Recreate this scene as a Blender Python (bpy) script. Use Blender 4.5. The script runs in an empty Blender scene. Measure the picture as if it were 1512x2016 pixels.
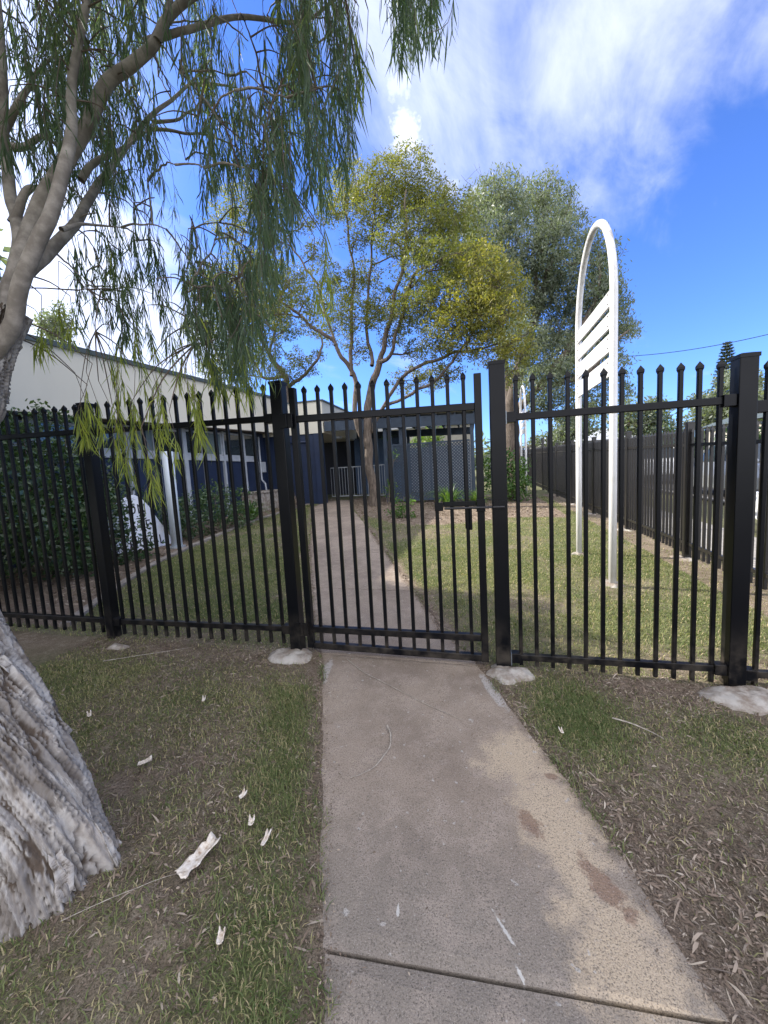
import bpy, math, random
import numpy as np
from mathutils import Vector, Matrix
random.seed(7); rng = np.random.default_rng(11)
S = bpy.context.scene; COL = S.collection
# ------------------------------------------------------------------ camera
YAW, PIT, ROL, EYE, FPX = 0.229294, 0.100310, 0.054470, 1.45, 760.95     # metres; focal length in px of a 1512x2016 frame
_f = np.array([-math.sin(YAW)*math.cos(PIT), math.cos(YAW)*math.cos(PIT), -math.sin(PIT)])
_r0 = np.array([math.cos(YAW), math.sin(YAW), 0.]); _d0 = np.cross(_f, _r0)
_R = math.cos(ROL)*_r0 + math.sin(ROL)*_d0; _D = -math.sin(ROL)*_r0 + math.cos(ROL)*_d0
CAMP = np.array([0, 0, EYE])
cam = bpy.data.cameras.new('camera'); co = bpy.data.objects.new('camera', cam); COL.objects.link(co)
M = Matrix(((_R[0], -_D[0], -_f[0], 0), (_R[1], -_D[1], -_f[1], 0), (_R[2], -_D[2], -_f[2], EYE), (0, 0, 0, 1)))
co.matrix_world = M
cam.sensor_fit = 'VERTICAL'; cam.sensor_height = 24; cam.lens = FPX/2016*24; cam.clip_end = 2000; cam.clip_start = 0.02
S.camera = co
# ------------------------------------------------------------------ light
SUN_AZ, SUN_EL = math.radians(-82), math.radians(34)       # azimuth from +Y towards +X
SD = np.array([math.sin(SUN_AZ)*math.cos(SUN_EL), math.cos(SUN_AZ)*math.cos(SUN_EL), math.sin(SUN_EL)])
sl = bpy.data.lights.new('sun', 'SUN'); sl.energy = 2.8; sl.angle = math.radians(0.6); sl.color = (1, .93, .82)
so = bpy.data.objects.new('sun', sl); COL.objects.link(so); so.rotation_euler = Vector(SD).to_track_quat('Z', 'Y').to_euler()
S.view_settings.view_transform = 'Standard'; S.view_settings.look = 'None'; S.view_settings.gamma = 1; S.view_settings.use_curve_mapping = False
S.view_settings.exposure = 1.9

class N:
    """small node helper"""
    def __init__(s, tree): s.t = tree; s.n = tree.nodes; s.l = tree.links
    def new(s, ty, **k):
        n = s.n.new(ty)
        for a, b in k.items(): setattr(n, a, b)
        return n
    def put(s, sock, v):
        if hasattr(v, 'links') or isinstance(v, bpy.types.NodeSocket): s.l.new(v, sock)
        elif isinstance(v, (tuple, list)) and sock.type == 'RGBA' and len(v) == 3: sock.default_value = (*v, 1)
        else: sock.default_value = v
    def m(s, op, a, b=0., c=0., clamp=False):
        n = s.new('ShaderNodeMath', operation=op, use_clamp=clamp)
        for i, v in enumerate((a, b, c)): s.put(n.inputs[i], v)
        return n.outputs[0]
    def vm(s, op, a, b=(0, 0, 0), sc=None):
        n = s.new('ShaderNodeVectorMath', operation=op); s.put(n.inputs[0], a); s.put(n.inputs[1], b)
        if sc is not None: s.put(n.inputs['Scale'], sc)
        return n.outputs['Value'] if op in ('DOT_PRODUCT', 'LENGTH', 'DISTANCE') else n.outputs[0]
    def mix(s, f, a, b, blend='MIX'):
        n = s.new('ShaderNodeMix', data_type='RGBA', blend_type=blend); n.clamp_factor = True
        s.put(n.inputs[0], f); s.put(n.inputs[6], a); s.put(n.inputs[7], b); return n.outputs[2]
    def noise(s, vec, scale=5., detail=4., rough=.55, dist=0., out=0):
        n = s.new('ShaderNodeTexNoise'); s.put(n.inputs['Vector'], vec); n.inputs['Scale'].default_value = scale
        n.inputs['Detail'].default_value = detail; n.inputs['Roughness'].default_value = rough; n.inputs['Distortion'].default_value = dist
        return n.outputs[out]
    def ss(s, v, a, b, lo=0., hi=1.):
        n = s.new('ShaderNodeMapRange', interpolation_type='SMOOTHSTEP'); s.put(n.inputs[0], v)
        for i, q in enumerate((a, b, lo, hi)): s.put(n.inputs[i+1], q)
        return n.outputs[0]
    def ramp(s, v, stops):
        n = s.new('ShaderNodeValToRGB'); s.put(n.inputs[0], v); e = n.color_ramp.elements
        while len(e) < len(stops): e.new(.5)
        for q, (p, c) in zip(e, stops): q.position = p; q.color = (*c, 1) if len(c) == 3 else c
        return n.outputs[0]
    def xyz(s, x=0., y=0., z=0.):
        n = s.new('ShaderNodeCombineXYZ')
        for i, v in enumerate((x, y, z)): s.put(n.inputs[i], v)
        return n.outputs[0]

W = bpy.data.worlds.new('World'); S.world = W; W.use_nodes = True
k = N(W.node_tree); k.n.clear()
out = k.new('ShaderNodeOutputWorld'); bg = k.new('ShaderNodeBackground'); bg.inputs[1].default_value = 0.085
sky = k.new('ShaderNodeTexSky', sky_type='NISHITA', sun_disc=False); sky.sun_elevation = SUN_EL; sky.sun_rotation = SUN_AZ
sky.air_density = 1.0; sky.dust_density = 0.35; sky.ozone_density = 3.0; sky.altitude = 100
dirv = k.new('ShaderNodeTexCoord').outputs['Generated']
sep = k.new('ShaderNodeSeparateXYZ'); k.put(sep.inputs[0], dirv)
zc = k.m('ADD', k.m('MAXIMUM', sep.outputs[2], 0.), .12)
P2 = k.xyz(k.m('DIVIDE', sep.outputs[0], zc), k.m('DIVIDE', sep.outputs[1], zc), 0.)
rot = k.new('ShaderNodeVectorRotate', rotation_type='Z_AXIS'); k.put(rot.inputs['Vector'], P2); rot.inputs['Angle'].default_value = math.radians(22)
Pc = k.vm('MULTIPLY', rot.outputs[0], (1.5, .62, 1))
n1 = k.noise(Pc, 1.25, 8, .56, .55); n2 = k.noise(Pc, 4.2, 7, .62, .5); n3 = k.noise(P2, .7, 3, .5, .2)
def lobe(az, el, w):        # soft cloud bank around a direction of the sky
    az, el = math.radians(az), math.radians(el)
    c = (math.sin(az)*math.cos(el), math.cos(az)*math.cos(el), math.sin(el))
    return k.ss(k.vm('DOT_PRODUCT', dirv, c), math.cos(math.radians(w)), 1.)
bank = lobe(11, 47, 25)
for a, e, w, g in ((13, 36, 15, .7), (-47, 14, 21, 1.5), (-85, 30, 24, 1.1), (27, 50, 24, .8), (60, 60, 35, .5), (172, 40, 88, 3.2), (-60, 70, 22, .5)):  # the widest bank, behind the camera, is added unseen to fill the foreground
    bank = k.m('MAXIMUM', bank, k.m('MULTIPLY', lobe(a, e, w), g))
den = k.m('ADD', k.m('MULTIPLY', n1, .84), k.m('MULTIPLY', n2, .30))
den = k.m('ADD', den, k.m('MULTIPLY', bank, .30))
cl = k.m('MULTIPLY', k.ss(den, .62, .98), .80)
# two small bright puffs
def puff(az, el, w, t):
    v = k.vm('ADD', dirv, k.vm('SCALE', k.vm('SUBTRACT', k.noise(dirv, 30, 5, .65, 0, 1), (.5, .5, .5)), sc=.06)); v = k.vm('NORMALIZE', v)
    az, el = math.radians(az), math.radians(el); c = (math.sin(az)*math.cos(el), math.cos(az)*math.cos(el), math.sin(el))
    return k.ss(k.vm('DOT_PRODUCT', v, c), math.cos(math.radians(w)), math.cos(math.radians(w*.2)), 0, t*1.0)
for a in ((-7.3, 38.6, 2.5, 1.0), (-8.0, 42.0, 1.9, .75), (-1.9, 33.2, 1.4, .6), (1.6, 32.4, 1.3, .6), (-5, 37.8, 1.4, .5)):
    cl = k.m('MAXIMUM', cl, puff(*a))
sdot = k.vm('DOT_PRODUCT', dirv, tuple(SD))
glow = k.m('POWER', k.ss(sdot, .74, 1.), 1.4)
veil = k.m('MULTIPLY', glow, .85)
cl = k.m('MAXIMUM', cl, k.m('MULTIPLY', veil, k.ss(n1, .25, .6)))
ccol = k.mix(glow, (3.9, 4.15, 4.9), (7, 7.1, 7.3))
ccol = k.mix(1., ccol, k.mix(lobe(160, 25, 105), (1, 1, 1), (2.9, 2.7, 2.4)), 'MULTIPLY')  # clouds behind the camera brightened as added fill for the shaded foreground
skyc = k.mix(1., sky.outputs[0], (.42, .60, 1.04), 'MULTIPLY')
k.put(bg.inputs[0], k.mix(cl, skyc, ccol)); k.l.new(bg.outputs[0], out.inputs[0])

# ------------------------------------------------------------------ geometry helpers
def ray(px, py): return (px-756)/FPX*_R + (py-1008)/FPX*_D + _f
def at(px, py, Y):          # the point at depth Y (world) seen from the photographer's spot
    d = ray(px, py); return CAMP + d*(Y/d[1])
def proj(P):
    P = np.atleast_2d(P)-CAMP; z = P@_f
    return np.stack([756+FPX*(P@_R)/z, 1008+FPX*(P@_D)/z, z], -1)
def gz(x, y): return 0.012 - .02*np.clip(x, -5, 4) + .03*np.clip(np.asarray(y)-2.8, 0, 31)
_perm = rng.integers(0, 1 << 30, 4096)
def vnoise(P, sc=1., seed=0):
    P = np.asarray(P, float)*sc + 100.37; i = np.floor(P).astype(np.int64); f = P-i; f = f*f*(3-2*f); r = 0
    for a in (0, 1):
        for b in (0, 1):
            for c in (0, 1):
                h = _perm[(i[..., 0]+a + 157*(i[..., 1]+b) + 1013*(i[..., 2]+c) + seed*37) % 4096]
                h = _perm[(h + i[..., 1]+b) % 4096]/(1 << 30)
                w = (f[..., 0] if a else 1-f[..., 0])*(f[..., 1] if b else 1-f[..., 1])*(f[..., 2] if c else 1-f[..., 2])
                r = r + h*w
    return r
def fbm(P, sc=1., o=4, seed=0):
    r = 0; a = .5; t = 0
    for i in range(o): r = r + a*vnoise(P, sc*2**i, seed+i); t += a; a *= .5
    return r/t
def noise2(x, y, sc=1., o=4, seed=0): return fbm(np.stack([x, y, np.zeros_like(x)], -1), sc, o, seed)

def tag(o, label=None, cat=None, group=None, kind=None):
    if label: o['label'] = label
    if cat: o['category'] = cat
    if group: o['group'] = group
    if kind: o['kind'] = kind
    return o
def link(name, me, mat=None, parent=None, smooth=False, kind=None):
    o = bpy.data.objects.new(name, me); COL.objects.link(o)
    if mat is not None and not me.materials: me.materials.append(mat)
    if parent is not None: o.parent = parent
    if smooth: me.polygons.foreach_set('use_smooth', [True]*len(me.polygons))
    if kind: o['kind'] = kind
    return o
def empty(name, loc=(0, 0, 0), rz=0):
    o = bpy.data.objects.new(name, None); COL.objects.link(o); o.location = loc; o.rotation_euler = (0, 0, rz); o.empty_display_size = .1; return o
def np_mesh(name, V, quads=None, tris=None, attr=None, uv=None):
    me = bpy.data.meshes.new(name); V = np.asarray(V, np.float32)
    me.vertices.add(len(V)); me.vertices.foreach_set('co', V.ravel())
    q = np.zeros((0, 4), np.int32) if quads is None else np.asarray(quads, np.int32).reshape(-1, 4)
    t = np.zeros((0, 3), np.int32) if tris is None else np.asarray(tris, np.int32).reshape(-1, 3)
    me.loops.add(q.size+t.size); me.loops.foreach_set('vertex_index', np.concatenate([q.ravel(), t.ravel()]))
    me.polygons.add(len(q)+len(t))
    me.polygons.foreach_set('loop_start', np.concatenate([np.arange(len(q))*4, q.size+np.arange(len(t))*3]).astype(np.int32))
    me.update(calc_edges=True)
    for nm, a in (attr or {}).items():
        at_ = me.attributes.new(nm, 'FLOAT', 'POINT'); at_.data.foreach_set('value', np.asarray(a, np.float32).ravel())
    if uv is not None:
        a_ = me.attributes.new('tuv', 'FLOAT_VECTOR', 'POINT'); a_.data.foreach_set('vector', np.asarray(uv, np.float32).ravel())
    return me
class MB:
    """collects boxes, tubes and prisms; build() links them as one mesh object"""
    def __init__(s): s.v = []; s.f = []
    def add(s, V, F):
        b = len(s.v); s.v += [tuple(map(float, p)) for p in V]; s.f += [tuple(i+b for i in f) for f in F]; return s
    def box(s, x0, y0, z0, x1, y1, z1, rz=0, c=None):
        V = [(x, y, z) for x in (x0, x1) for y in (y0, y1) for z in (z0, z1)]
        if rz:
            cx, cy = c or ((x0+x1)/2, (y0+y1)/2); cc, sn = math.cos(rz), math.sin(rz)
            V = [(cx+(x-cx)*cc-(y-cy)*sn, cy+(x-cx)*sn+(y-cy)*cc, z) for x, y, z in V]
        return s.add(V, [(0, 1, 3, 2), (4, 6, 7, 5), (0, 4, 5, 1), (2, 3, 7, 6), (0, 2, 6, 4), (1, 5, 7, 3)])
    def bar(s, p, q, w, h, up=(0, 0, 1)):       # square bar from p to q
        p, q = Vector(p), Vector(q); d = (q-p).normalized(); u = Vector(up)
        if abs(d.dot(u)) > .99: u = Vector((0, 1, 0))
        a = d.cross(u).normalized()*w/2; b = a.cross(d).normalized()*h/2
        V = [e+i*a+j*b for e in (p, q) for i, j in ((-1, -1), (1, -1), (1, 1), (-1, 1))]
        return s.add(V, [(0, 1, 2, 3), (7, 6, 5, 4), (0, 4, 5, 1), (1, 5, 6, 2), (2, 6, 7, 3), (3, 7, 4, 0)])
    def tube(s, pts, rad, n=8, cap=True):
        V, F = tube_np(np.asarray(pts, float), rad, n); F = [tuple(f) for f in F]
        m = len(pts)
        if cap: F += [tuple(range(n))[::-1], tuple(range((m-1)*n, m*n))]
        return s.add(V, F)
    def prism(s, poly, z0, z1):
        n = len(poly); V = [(x, y, z0) for x, y in poly]+[(x, y, z1) for x, y in poly]
        return s.add(V, [tuple(range(n))[::-1], tuple(range(n, 2*n))]+[(i, (i+1) % n, n+(i+1) % n, n+i) for i in range(n)])
    def mesh(s, name): me = bpy.data.meshes.new(name); me.from_pydata(s.v, [], s.f); me.update(); return me
    def build(s, name, mat, parent=None, smooth=False, bevel=0, kind=None):
        o = link(name, s.mesh(name), mat, parent, smooth, kind)
        if bevel:
            b = o.modifiers.new('bevel', 'BEVEL'); b.width = bevel; b.segments = 2; b.limit_method = 'ANGLE'; b.angle_limit = math.radians(40)
        return o
def tube_np(P, rad, n=6):
    m = len(P); rad = np.broadcast_to(np.asarray(rad, float), (m,))
    T = np.gradient(P, axis=0); T /= np.linalg.norm(T, axis=1)[:, None]+1e-9
    ref = np.array([0, 0, 1.]) if abs(T[0][2]) < .9 else np.array([1., 0, 0])
    A = np.cross(T[0], ref); A /= np.linalg.norm(A); V = np.zeros((m, n, 3)); th = np.arange(n)*2*math.pi/n
    for i in range(m):
        A = A-T[i]*(A@T[i]); A /= np.linalg.norm(A)+1e-9; B = np.cross(T[i], A)
        V[i] = P[i]+rad[i]*(np.cos(th)[:, None]*A+np.sin(th)[:, None]*B)
    i, j = np.meshgrid(np.arange(m-1), np.arange(n), indexing='ij'); j2 = (j+1) % n
    F = np.stack([i*n+j, i*n+j2, (i+1)*n+j2, (i+1)*n+j], -1).reshape(-1, 4)
    return V.reshape(-1, 3), F
class Tubes:
    def __init__(s): s.V = []; s.F = []; s.b = 0
    def add(s, P, rad, n=6): V, F = tube_np(np.asarray(P, float), rad, n); s.V.append(V); s.F.append(F+s.b); s.b += len(V)
    def build(s, name, mat, parent=None, kind=None): return link(name, np_mesh(name, np.concatenate(s.V), np.concatenate(s.F)), mat, parent, True, kind)
def spline(pts, n):
    pts = np.asarray(pts, float); m = len(pts); out_ = []
    for t in np.linspace(0, m-1, n):
        i = min(int(t), m-2); u = t-i; p = [pts[max(0, min(m-1, i+j))] for j in (-1, 0, 1, 2)]
        out_.append(.5*((2*p[1])+(-p[0]+p[2])*u+(2*p[0]-5*p[1]+4*p[2]-p[3])*u*u+(-p[0]+3*p[1]-3*p[2]+p[3])*u**3))
    return np.array(out_)
# ------------------------------------------------------------------ materials
def mat(name, col=(.5, .5, .5), rough=.6, metal=0., spec=.5, fn=None):
    m = bpy.data.materials.new(name); m.use_nodes = True; b = m.node_tree.nodes['Principled BSDF']
    b.inputs['Base Color'].default_value = (*col, 1); b.inputs['Roughness'].default_value = rough; b.inputs['Metallic'].default_value = metal
    b.inputs['Specular IOR Level'].default_value = spec
    if fn: fn(N(m.node_tree), b)
    return m
def bump(k, b, h, st=.3, d=.01):
    n = k.new('ShaderNodeBump'); n.inputs['Strength'].default_value = st; n.inputs['Distance'].default_value = d; k.put(n.inputs['Height'], h); k.l.new(n.outputs[0], b.inputs['Normal'])
def pos(k): return k.new('ShaderNodeNewGeometry').outputs['Position']
def oc(k): return k.new('ShaderNodeTexCoord').outputs['Object']
def att(k, nm, vec=False): n = k.new('ShaderNodeAttribute', attribute_name=nm); return n.outputs['Vector' if vec else 'Fac']

def f_black(k, b):
    p = pos(k); n = k.noise(p, 9, 4, .6); d = k.noise(p, 160, 3, .6)
    sp = k.new('ShaderNodeSeparateXYZ'); k.put(sp.inputs[0], p)
    dust = k.m('MULTIPLY', k.ss(sp.outputs[2], .45, 0.), k.ss(n, .35, .75))
    k.put(b.inputs['Base Color'], k.mix(k.m('ADD', k.m('MULTIPLY', dust, .55), k.m('MULTIPLY', k.ss(d, .64, .75), .04)), (.0025, .003, .0045), (.09, .076, .06)))
    k.put(b.inputs['Roughness'], k.m('ADD', k.m('MULTIPLY', n, .14), .24)); bump(k, b, d, .04, .001)
BLACK = mat('black_powder_coat', spec=.17, fn=f_black)
def f_side(k, b):
    n = k.noise(pos(k), 6, 4, .6); k.put(b.inputs['Base Color'], k.mix(n, (.005, .005, .006), (.016, .014, .012)))
SIDEB = mat('sun_faded_black_paint', rough=.42, fn=f_side)
GALV = mat('grey_bracket_steel', (.16, .18, .2), .4, .6)
def f_white(k, b):
    p = oc(k); n = k.noise(p, 5, 6, .65); c = k.noise(k.vm('MULTIPLY', p, (3, 1.2, 14)), 3, 6, .7)
    base = k.mix(k.ss(n, .45, .75), (.50, .50, .505), (.36, .35, .34)); k.put(b.inputs['Base Color'], k.mix(k.ss(c, .68, .74), base, (.30, .27, .23))); bump(k, b, c, .15, .003)
WHITE = mat('weathered_white_paint', rough=.5, fn=f_white)
def f_pipe(k, b):
    p = oc(k); n = k.noise(p, 4, 5, .6); sp = k.new('ShaderNodeSeparateXYZ'); k.put(sp.inputs[0], p)
    up = k.m('MULTIPLY', k.ss(sp.outputs[2], 2.6, 3.9), k.ss(k.noise(k.vm('MULTIPLY', p, (6, 6, 1.5)), 3, 5, .7), .48, .66))
    k.put(b.inputs['Base Color'], k.mix(k.m('MULTIPLY', up, .6), k.mix(k.ss(n, .5, .8), (.60, .60, .60), (.44, .43, .41)), (.16, .13, .10)))
PIPE = mat('white_gloss_pipe_paint', rough=.35, fn=f_pipe)
def f_cream(k, b):
    p = pos(k); n = k.noise(k.vm('MULTIPLY', p, (1, 1, .35)), 2.2, 5, .6); k.put(b.inputs['Base Color'], k.mix(n, (.54, .515, .43), (.62, .59, .50))); bump(k, b, k.noise(p, 90, 3), .12, .003)
CREAM = mat('cream_render', rough=.85, fn=f_cream)
def noisy(name, a, c, sc=6, rough=.7, bst=.15, bsc=60, metal=0):
    def fn(k, b):
        p = pos(k); k.put(b.inputs['Base Color'], k.mix(k.ss(k.noise(p, sc, 5, .6), .3, .7), a, c))
        if bst: bump(k, b, k.noise(p, bsc, 4, .6), bst, .004)
    return mat(name, rough=rough, metal=metal, fn=fn)
ROOF = noisy('dark_green_roof_capping', (.045, .06, .06), (.07, .085, .08), rough=.5)
SOFFIT = noisy('brown_soffit', (.11, .09, .07), (.15, .12, .10))
BLUE = noisy('navy_blue_wall_paint', (.005, .013, .040), (.008, .019, .054), 3, .55)
BLUE2 = noisy('faded_blue_boarding', (.045, .085, .16), (.065, .11, .19), 3, .6)
DBLUE = noisy('dark_slate_blue_timber', (.018, .032, .055), (.03, .05, .08), 5, .6)
FRAME = noisy('grey_white_window_frame', (.28, .31, .36), (.36, .39, .43), 5, .5)
GLASS = mat('dark_window_glass', (.02, .03, .035), .06, 0, .8)
BLIND = noisy('grey_green_blind', (.09, .13, .14), (.13, .17, .18), 5, .6)
STEEL = mat('galvanised_steel', (.42, .45, .48), .42, .5)
BOARD = noisy('white_sign_board', (.74, .77, .84), (.80, .82, .88), 4, .4, 0)
INK = mat('black_sign_lettering', (.01, .01, .015), .5)
def f_conc(k, b):
    p = pos(k); big = k.noise(p, 1.7, 5, .6); med = k.noise(p, 9, 6, .65, .3); fine = k.noise(p, 190, 3, .75); sp2 = k.noise(p, 260, 2, .6)
    vor = k.new('ShaderNodeTexVoronoi'); k.put(vor.inputs['Vector'], p); vor.inputs['Scale'].default_value = 130
    xy = k.new('ShaderNodeSeparateXYZ'); k.put(xy.inputs[0], p); X, Y = xy.outputs[0], xy.outputs[1]
    base = k.mix(k.ss(big, .3, .7), (.20, .158, .124), (.32, .26, .205))
    near = k.ss(Y, 1.7, .95); base = k.mix(k.m('MULTIPLY', near, .75), base, (.205, .182, .155))
    base = k.mix(k.m('MULTIPLY', k.ss(med, .42, .72), .55), base, (.38, .315, .26))
    def ell(cx, cy, rx, ry, ang, soft=.35, wob=.35, nsc=7):
        d = k.vm('SUBTRACT', p, (cx, cy, 0)); c, s_ = math.cos(ang), math.sin(ang)
        u = k.vm('DOT_PRODUCT', d, (c/rx, s_/rx, 0)); v = k.vm('DOT_PRODUCT', d, (-s_/ry, c/ry, 0))
        r = k.m('SQRT', k.m('ADD', k.m('MULTIPLY', u, u), k.m('MULTIPLY', v, v)))
        r = k.m('ADD', r, k.m('MULTIPLY', k.m('SUBTRACT', k.noise(p, nsc, 5, .6), .5), wob*3)); return k.ss(r, 1., 1-soft)
    tan = k.m('MAXIMUM', ell(.30, 1.50, .19, .50, .18, .6, .6, 11), k.m('MAXIMUM', ell(.38, 1.10, .22, .30, .15, .6, .6, 11), ell(.17, 1.86, .23, .24, .2, .6, .6, 11)))
    base = k.mix(k.m('MULTIPLY', tan, .97), base, k.mix(fine, (.36, .285, .20), (.51, .415, .30)))
    mud = k.m('MAXIMUM', ell(.395, 1.29, .05, .12, .52, .4, .75, 20), k.m('MAXIMUM', ell(.185, 1.49, .04, .075, .5, .4, .8, 22), ell(.31, 1.77, .035, .025, .3, .5, .4, 24)))
    base = k.mix(k.m('MULTIPLY', mud, .8), base, (.20, .125, .088))
    pale = k.m('MAXIMUM', ell(.085, 2.45, .045, .24, .35, .3, .5, 16), ell(-1.08, 2.5, .035, .2, .2, .4, .7, 14))
    base = k.mix(k.m('MULTIPLY', pale, .75), base, (.42, .40, .38))
    edge = k.ss(k.noise(p, 3, 3), .5, .8)
    spots = k.m('MULTIPLY', k.ss(k.noise(p, 30, 2, .5), .69, .73), .7); base = k.mix(spots, base, (.42, .40, .37))
    pit = k.ss(fine, .36, .5); base = k.mix(k.m('MULTIPLY', k.m('MULTIPLY', k.m('SUBTRACT', 1., pit), .85), k.m('ADD', .35, med)), base, (.06, .052, .045)); base = k.mix(k.m('MULTIPLY', k.ss(k.noise(p, 480, 2, .7), .5, .72), .5), base, (.07, .062, .054))
    drop = k.m('MULTIPLY', .75, k.m('MAXIMUM', ell(.055, 1.10, .006, .055, .6, .5, 1., 55), k.m('MAXIMUM', ell(.09, 1.0, .006, .022, .5, .5, 1., 60), ell(-.28, 1.09, .006, .022, .1, .3, .5, 50)))); base = k.mix(drop, base, (.5, .49, .46))
    base = k.mix(k.m('MULTIPLY', k.ss(sp2, .58, .68), .5), base, (.40, .36, .32))
    k.put(b.inputs['Base Color'], base); bump(k, b, k.m('ADD', fine, k.m('MULTIPLY', vor.outputs[0], .6)), .55, .004)
CONC = mat('worn_exposed_concrete', rough=.92, spec=.2, fn=f_conc)
def f_foot(k, b):
    p = pos(k); n = k.noise(p, 8, 6, .65); k.put(b.inputs['Base Color'], k.mix(k.ss(n, .36, .62), (.36, .34, .31), (.19, .155, .125))); bump(k, b, k.noise(p, 60, 5, .7), .6, .006)
FOOT = mat('rough_white_cement', rough=.95, spec=.2, fn=f_foot)
def f_ground(k, b):
    p = pos(k); n = k.noise(p, 1.1, 6, .62); m_ = k.noise(p, 16, 6, .68, .5); f = k.noise(p, 150, 4, .75)
    xy = k.new('ShaderNodeSeparateXYZ'); k.put(xy.inputs[0], p)
    soil = k.mix(k.ss(n, .35, .65), (.14, .108, .08), (.25, .195, .15)); soil = k.mix(k.ss(m_, .45, .7), soil, (.33, .27, .215)); soil = k.mix(k.m('MULTIPLY', k.ss(f, .44, .6), .75), soil, (.05, .037, .028)); soil = k.mix(k.m('MULTIPLY', k.ss(k.noise(p, 240, 3, .7), .58, .68), .5), soil, (.36, .31, .25))
    gr = k.mix(m_, (.065, .09, .035), (.14, .145, .075)); gr = k.mix(k.ss(k.noise(p, 45, 3), .5, .7), gr, (.18, .16, .09))
    far = att(k, 'green'); k.put(b.inputs['Base Color'], k.mix(far, soil, gr)); bump(k, b, k.m('ADD', m_, f), .7, .02)
GROUND = mat('soil_and_turf', rough=1, spec=.1, fn=f_ground)
def f_leaf(c0, c1, c2, trans=.45, tc=1.0, rough=.5):
    def fn(k, b):
        r = att(k, 'rnd'); col = k.ramp(r, [(0, c0), (.55, c1), (1, c2)]); k.put(b.inputs['Base Color'], col); b.inputs['Roughness'].default_value = rough
        tr = k.new('ShaderNodeBsdfTranslucent'); k.put(tr.inputs[0], k.mix(1., col, (1.15*tc, 1.25*tc, .45*tc), 'MULTIPLY'))
        mx = k.new('ShaderNodeMixShader'); mx.inputs[0].default_value = trans
        o = [n for n in k.n if n.type == 'OUTPUT_MATERIAL'][0]; k.l.new(b.outputs[0], mx.inputs[1]); k.l.new(tr.outputs[0], mx.inputs[2]); k.l.new(mx.outputs[0], o.inputs[0])
    return fn
WEEP = mat('weeping_leaf', spec=.35, fn=f_leaf((.065, .10, .07), (.11, .15, .095), (.34, .37, .06), .5, 1.5))  # brightest tone paints sunlight into the low sprays
WATTLE = mat('yellow_green_leaf', fn=f_leaf((.075, .10, .028), (.145, .15, .038), (.27, .235, .05), .5, 1.2))
GUM = mat('gum_leaf', fn=f_leaf((.10, .125, .09), (.165, .19, .14), (.30, .32, .24), .4, 1.2))
HEDGE = mat('glossy_dark_leaf', rough=.3, spec=.6, fn=f_leaf((.024, .055, .020), (.05, .095, .035), (.12, .18, .06), .25, 1, .3))
SHRUB = mat('bright_shrub_leaf', fn=f_leaf((.04, .095, .02), (.085, .16, .035), (.17, .24, .05), .4, 1.2))
GRASSM = mat('grass_blade', spec=.2, fn=f_leaf((.07, .115, .038), (.19, .21, .09), (.46, .38, .24), .35, 1.1, .6))
PINE = mat('pine_needle', fn=f_leaf((.02, .035, .02), (.03, .05, .028), (.05, .07, .035), .2))
def f_bark(k, b):
    u = att(k, 'tuv', True); h = att(k, 'h'); p = pos(k)
    n = k.noise(k.vm('MULTIPLY', u, (1, .28, 1)), 26, 6, .65, .6); m_ = k.noise(k.vm('MULTIPLY', u, (1, .4, 1)), 6, 5, .6, .4)
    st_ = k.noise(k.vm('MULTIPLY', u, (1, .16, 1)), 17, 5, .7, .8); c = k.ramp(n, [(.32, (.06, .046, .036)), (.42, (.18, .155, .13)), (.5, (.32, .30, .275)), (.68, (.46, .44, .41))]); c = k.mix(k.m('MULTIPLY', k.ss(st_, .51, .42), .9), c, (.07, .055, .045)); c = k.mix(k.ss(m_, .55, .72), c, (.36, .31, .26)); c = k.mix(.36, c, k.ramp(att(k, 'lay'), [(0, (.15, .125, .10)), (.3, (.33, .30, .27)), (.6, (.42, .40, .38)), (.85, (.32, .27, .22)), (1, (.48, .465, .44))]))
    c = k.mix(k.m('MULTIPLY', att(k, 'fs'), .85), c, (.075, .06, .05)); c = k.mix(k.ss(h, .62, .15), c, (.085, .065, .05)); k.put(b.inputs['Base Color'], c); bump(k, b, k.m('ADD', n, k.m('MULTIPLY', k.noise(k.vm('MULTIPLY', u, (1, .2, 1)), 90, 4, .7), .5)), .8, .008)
BARK = mat('papery_white_bark', rough=.95, spec=.15, fn=f_bark)
def f_flake(k, b):
    p = oc(k); n = k.noise(k.vm('MULTIPLY', p, (1, .3, 1)), 45, 5, .65); k.put(b.inputs['Base Color'], k.ramp(n, [(.36, (.12, .10, .08)), (.48, (.32, .29, .26)), (.7, (.47, .45, .42))])); bump(k, b, n, .6, .003)
FLAKE = mat('peeling_bark_sheet', rough=.95, spec=.15, fn=f_flake)
def f_limb(k, b):
    p = pos(k); n = k.noise(p, 14, 5, .6); k.put(b.inputs['Base Color'], k.mix(k.ss(n, .35, .7), (.18, .155, .13), (.34, .305, .265))); bump(k, b, k.noise(p, 70, 4, .7), .35, .004)
LIMB = mat('smooth_grey_limb_bark', rough=.85, fn=f_limb)
TWIG = noisy('brown_twig_bark', (.10, .075, .06), (.17, .13, .10), 20, .8, 0)
def f_trunk(k, b):
    p = oc(k); n = k.noise(k.vm('MULTIPLY', p, (1, 1, .22)), 22, 6, .65, .4); k.put(b.inputs['Base Color'], k.ramp(n, [(.3, (.035, .027, .022)), (.5, (.10, .078, .06)), (.72, (.19, .155, .125))])); bump(k, b, n, .9, .03)
TRUNK = mat('furrowed_brown_bark', rough=.95, fn=f_trunk)
LITTER = mat('dry_leaf', spec=.2, fn=f_leaf((.09, .065, .048), (.23, .175, .135), (.44, .38, .31), .15, .8, .8))
ASPH = noisy('asphalt', (.05, .05, .05), (.07, .068, .065), 8, .9, .3, 120)
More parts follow.
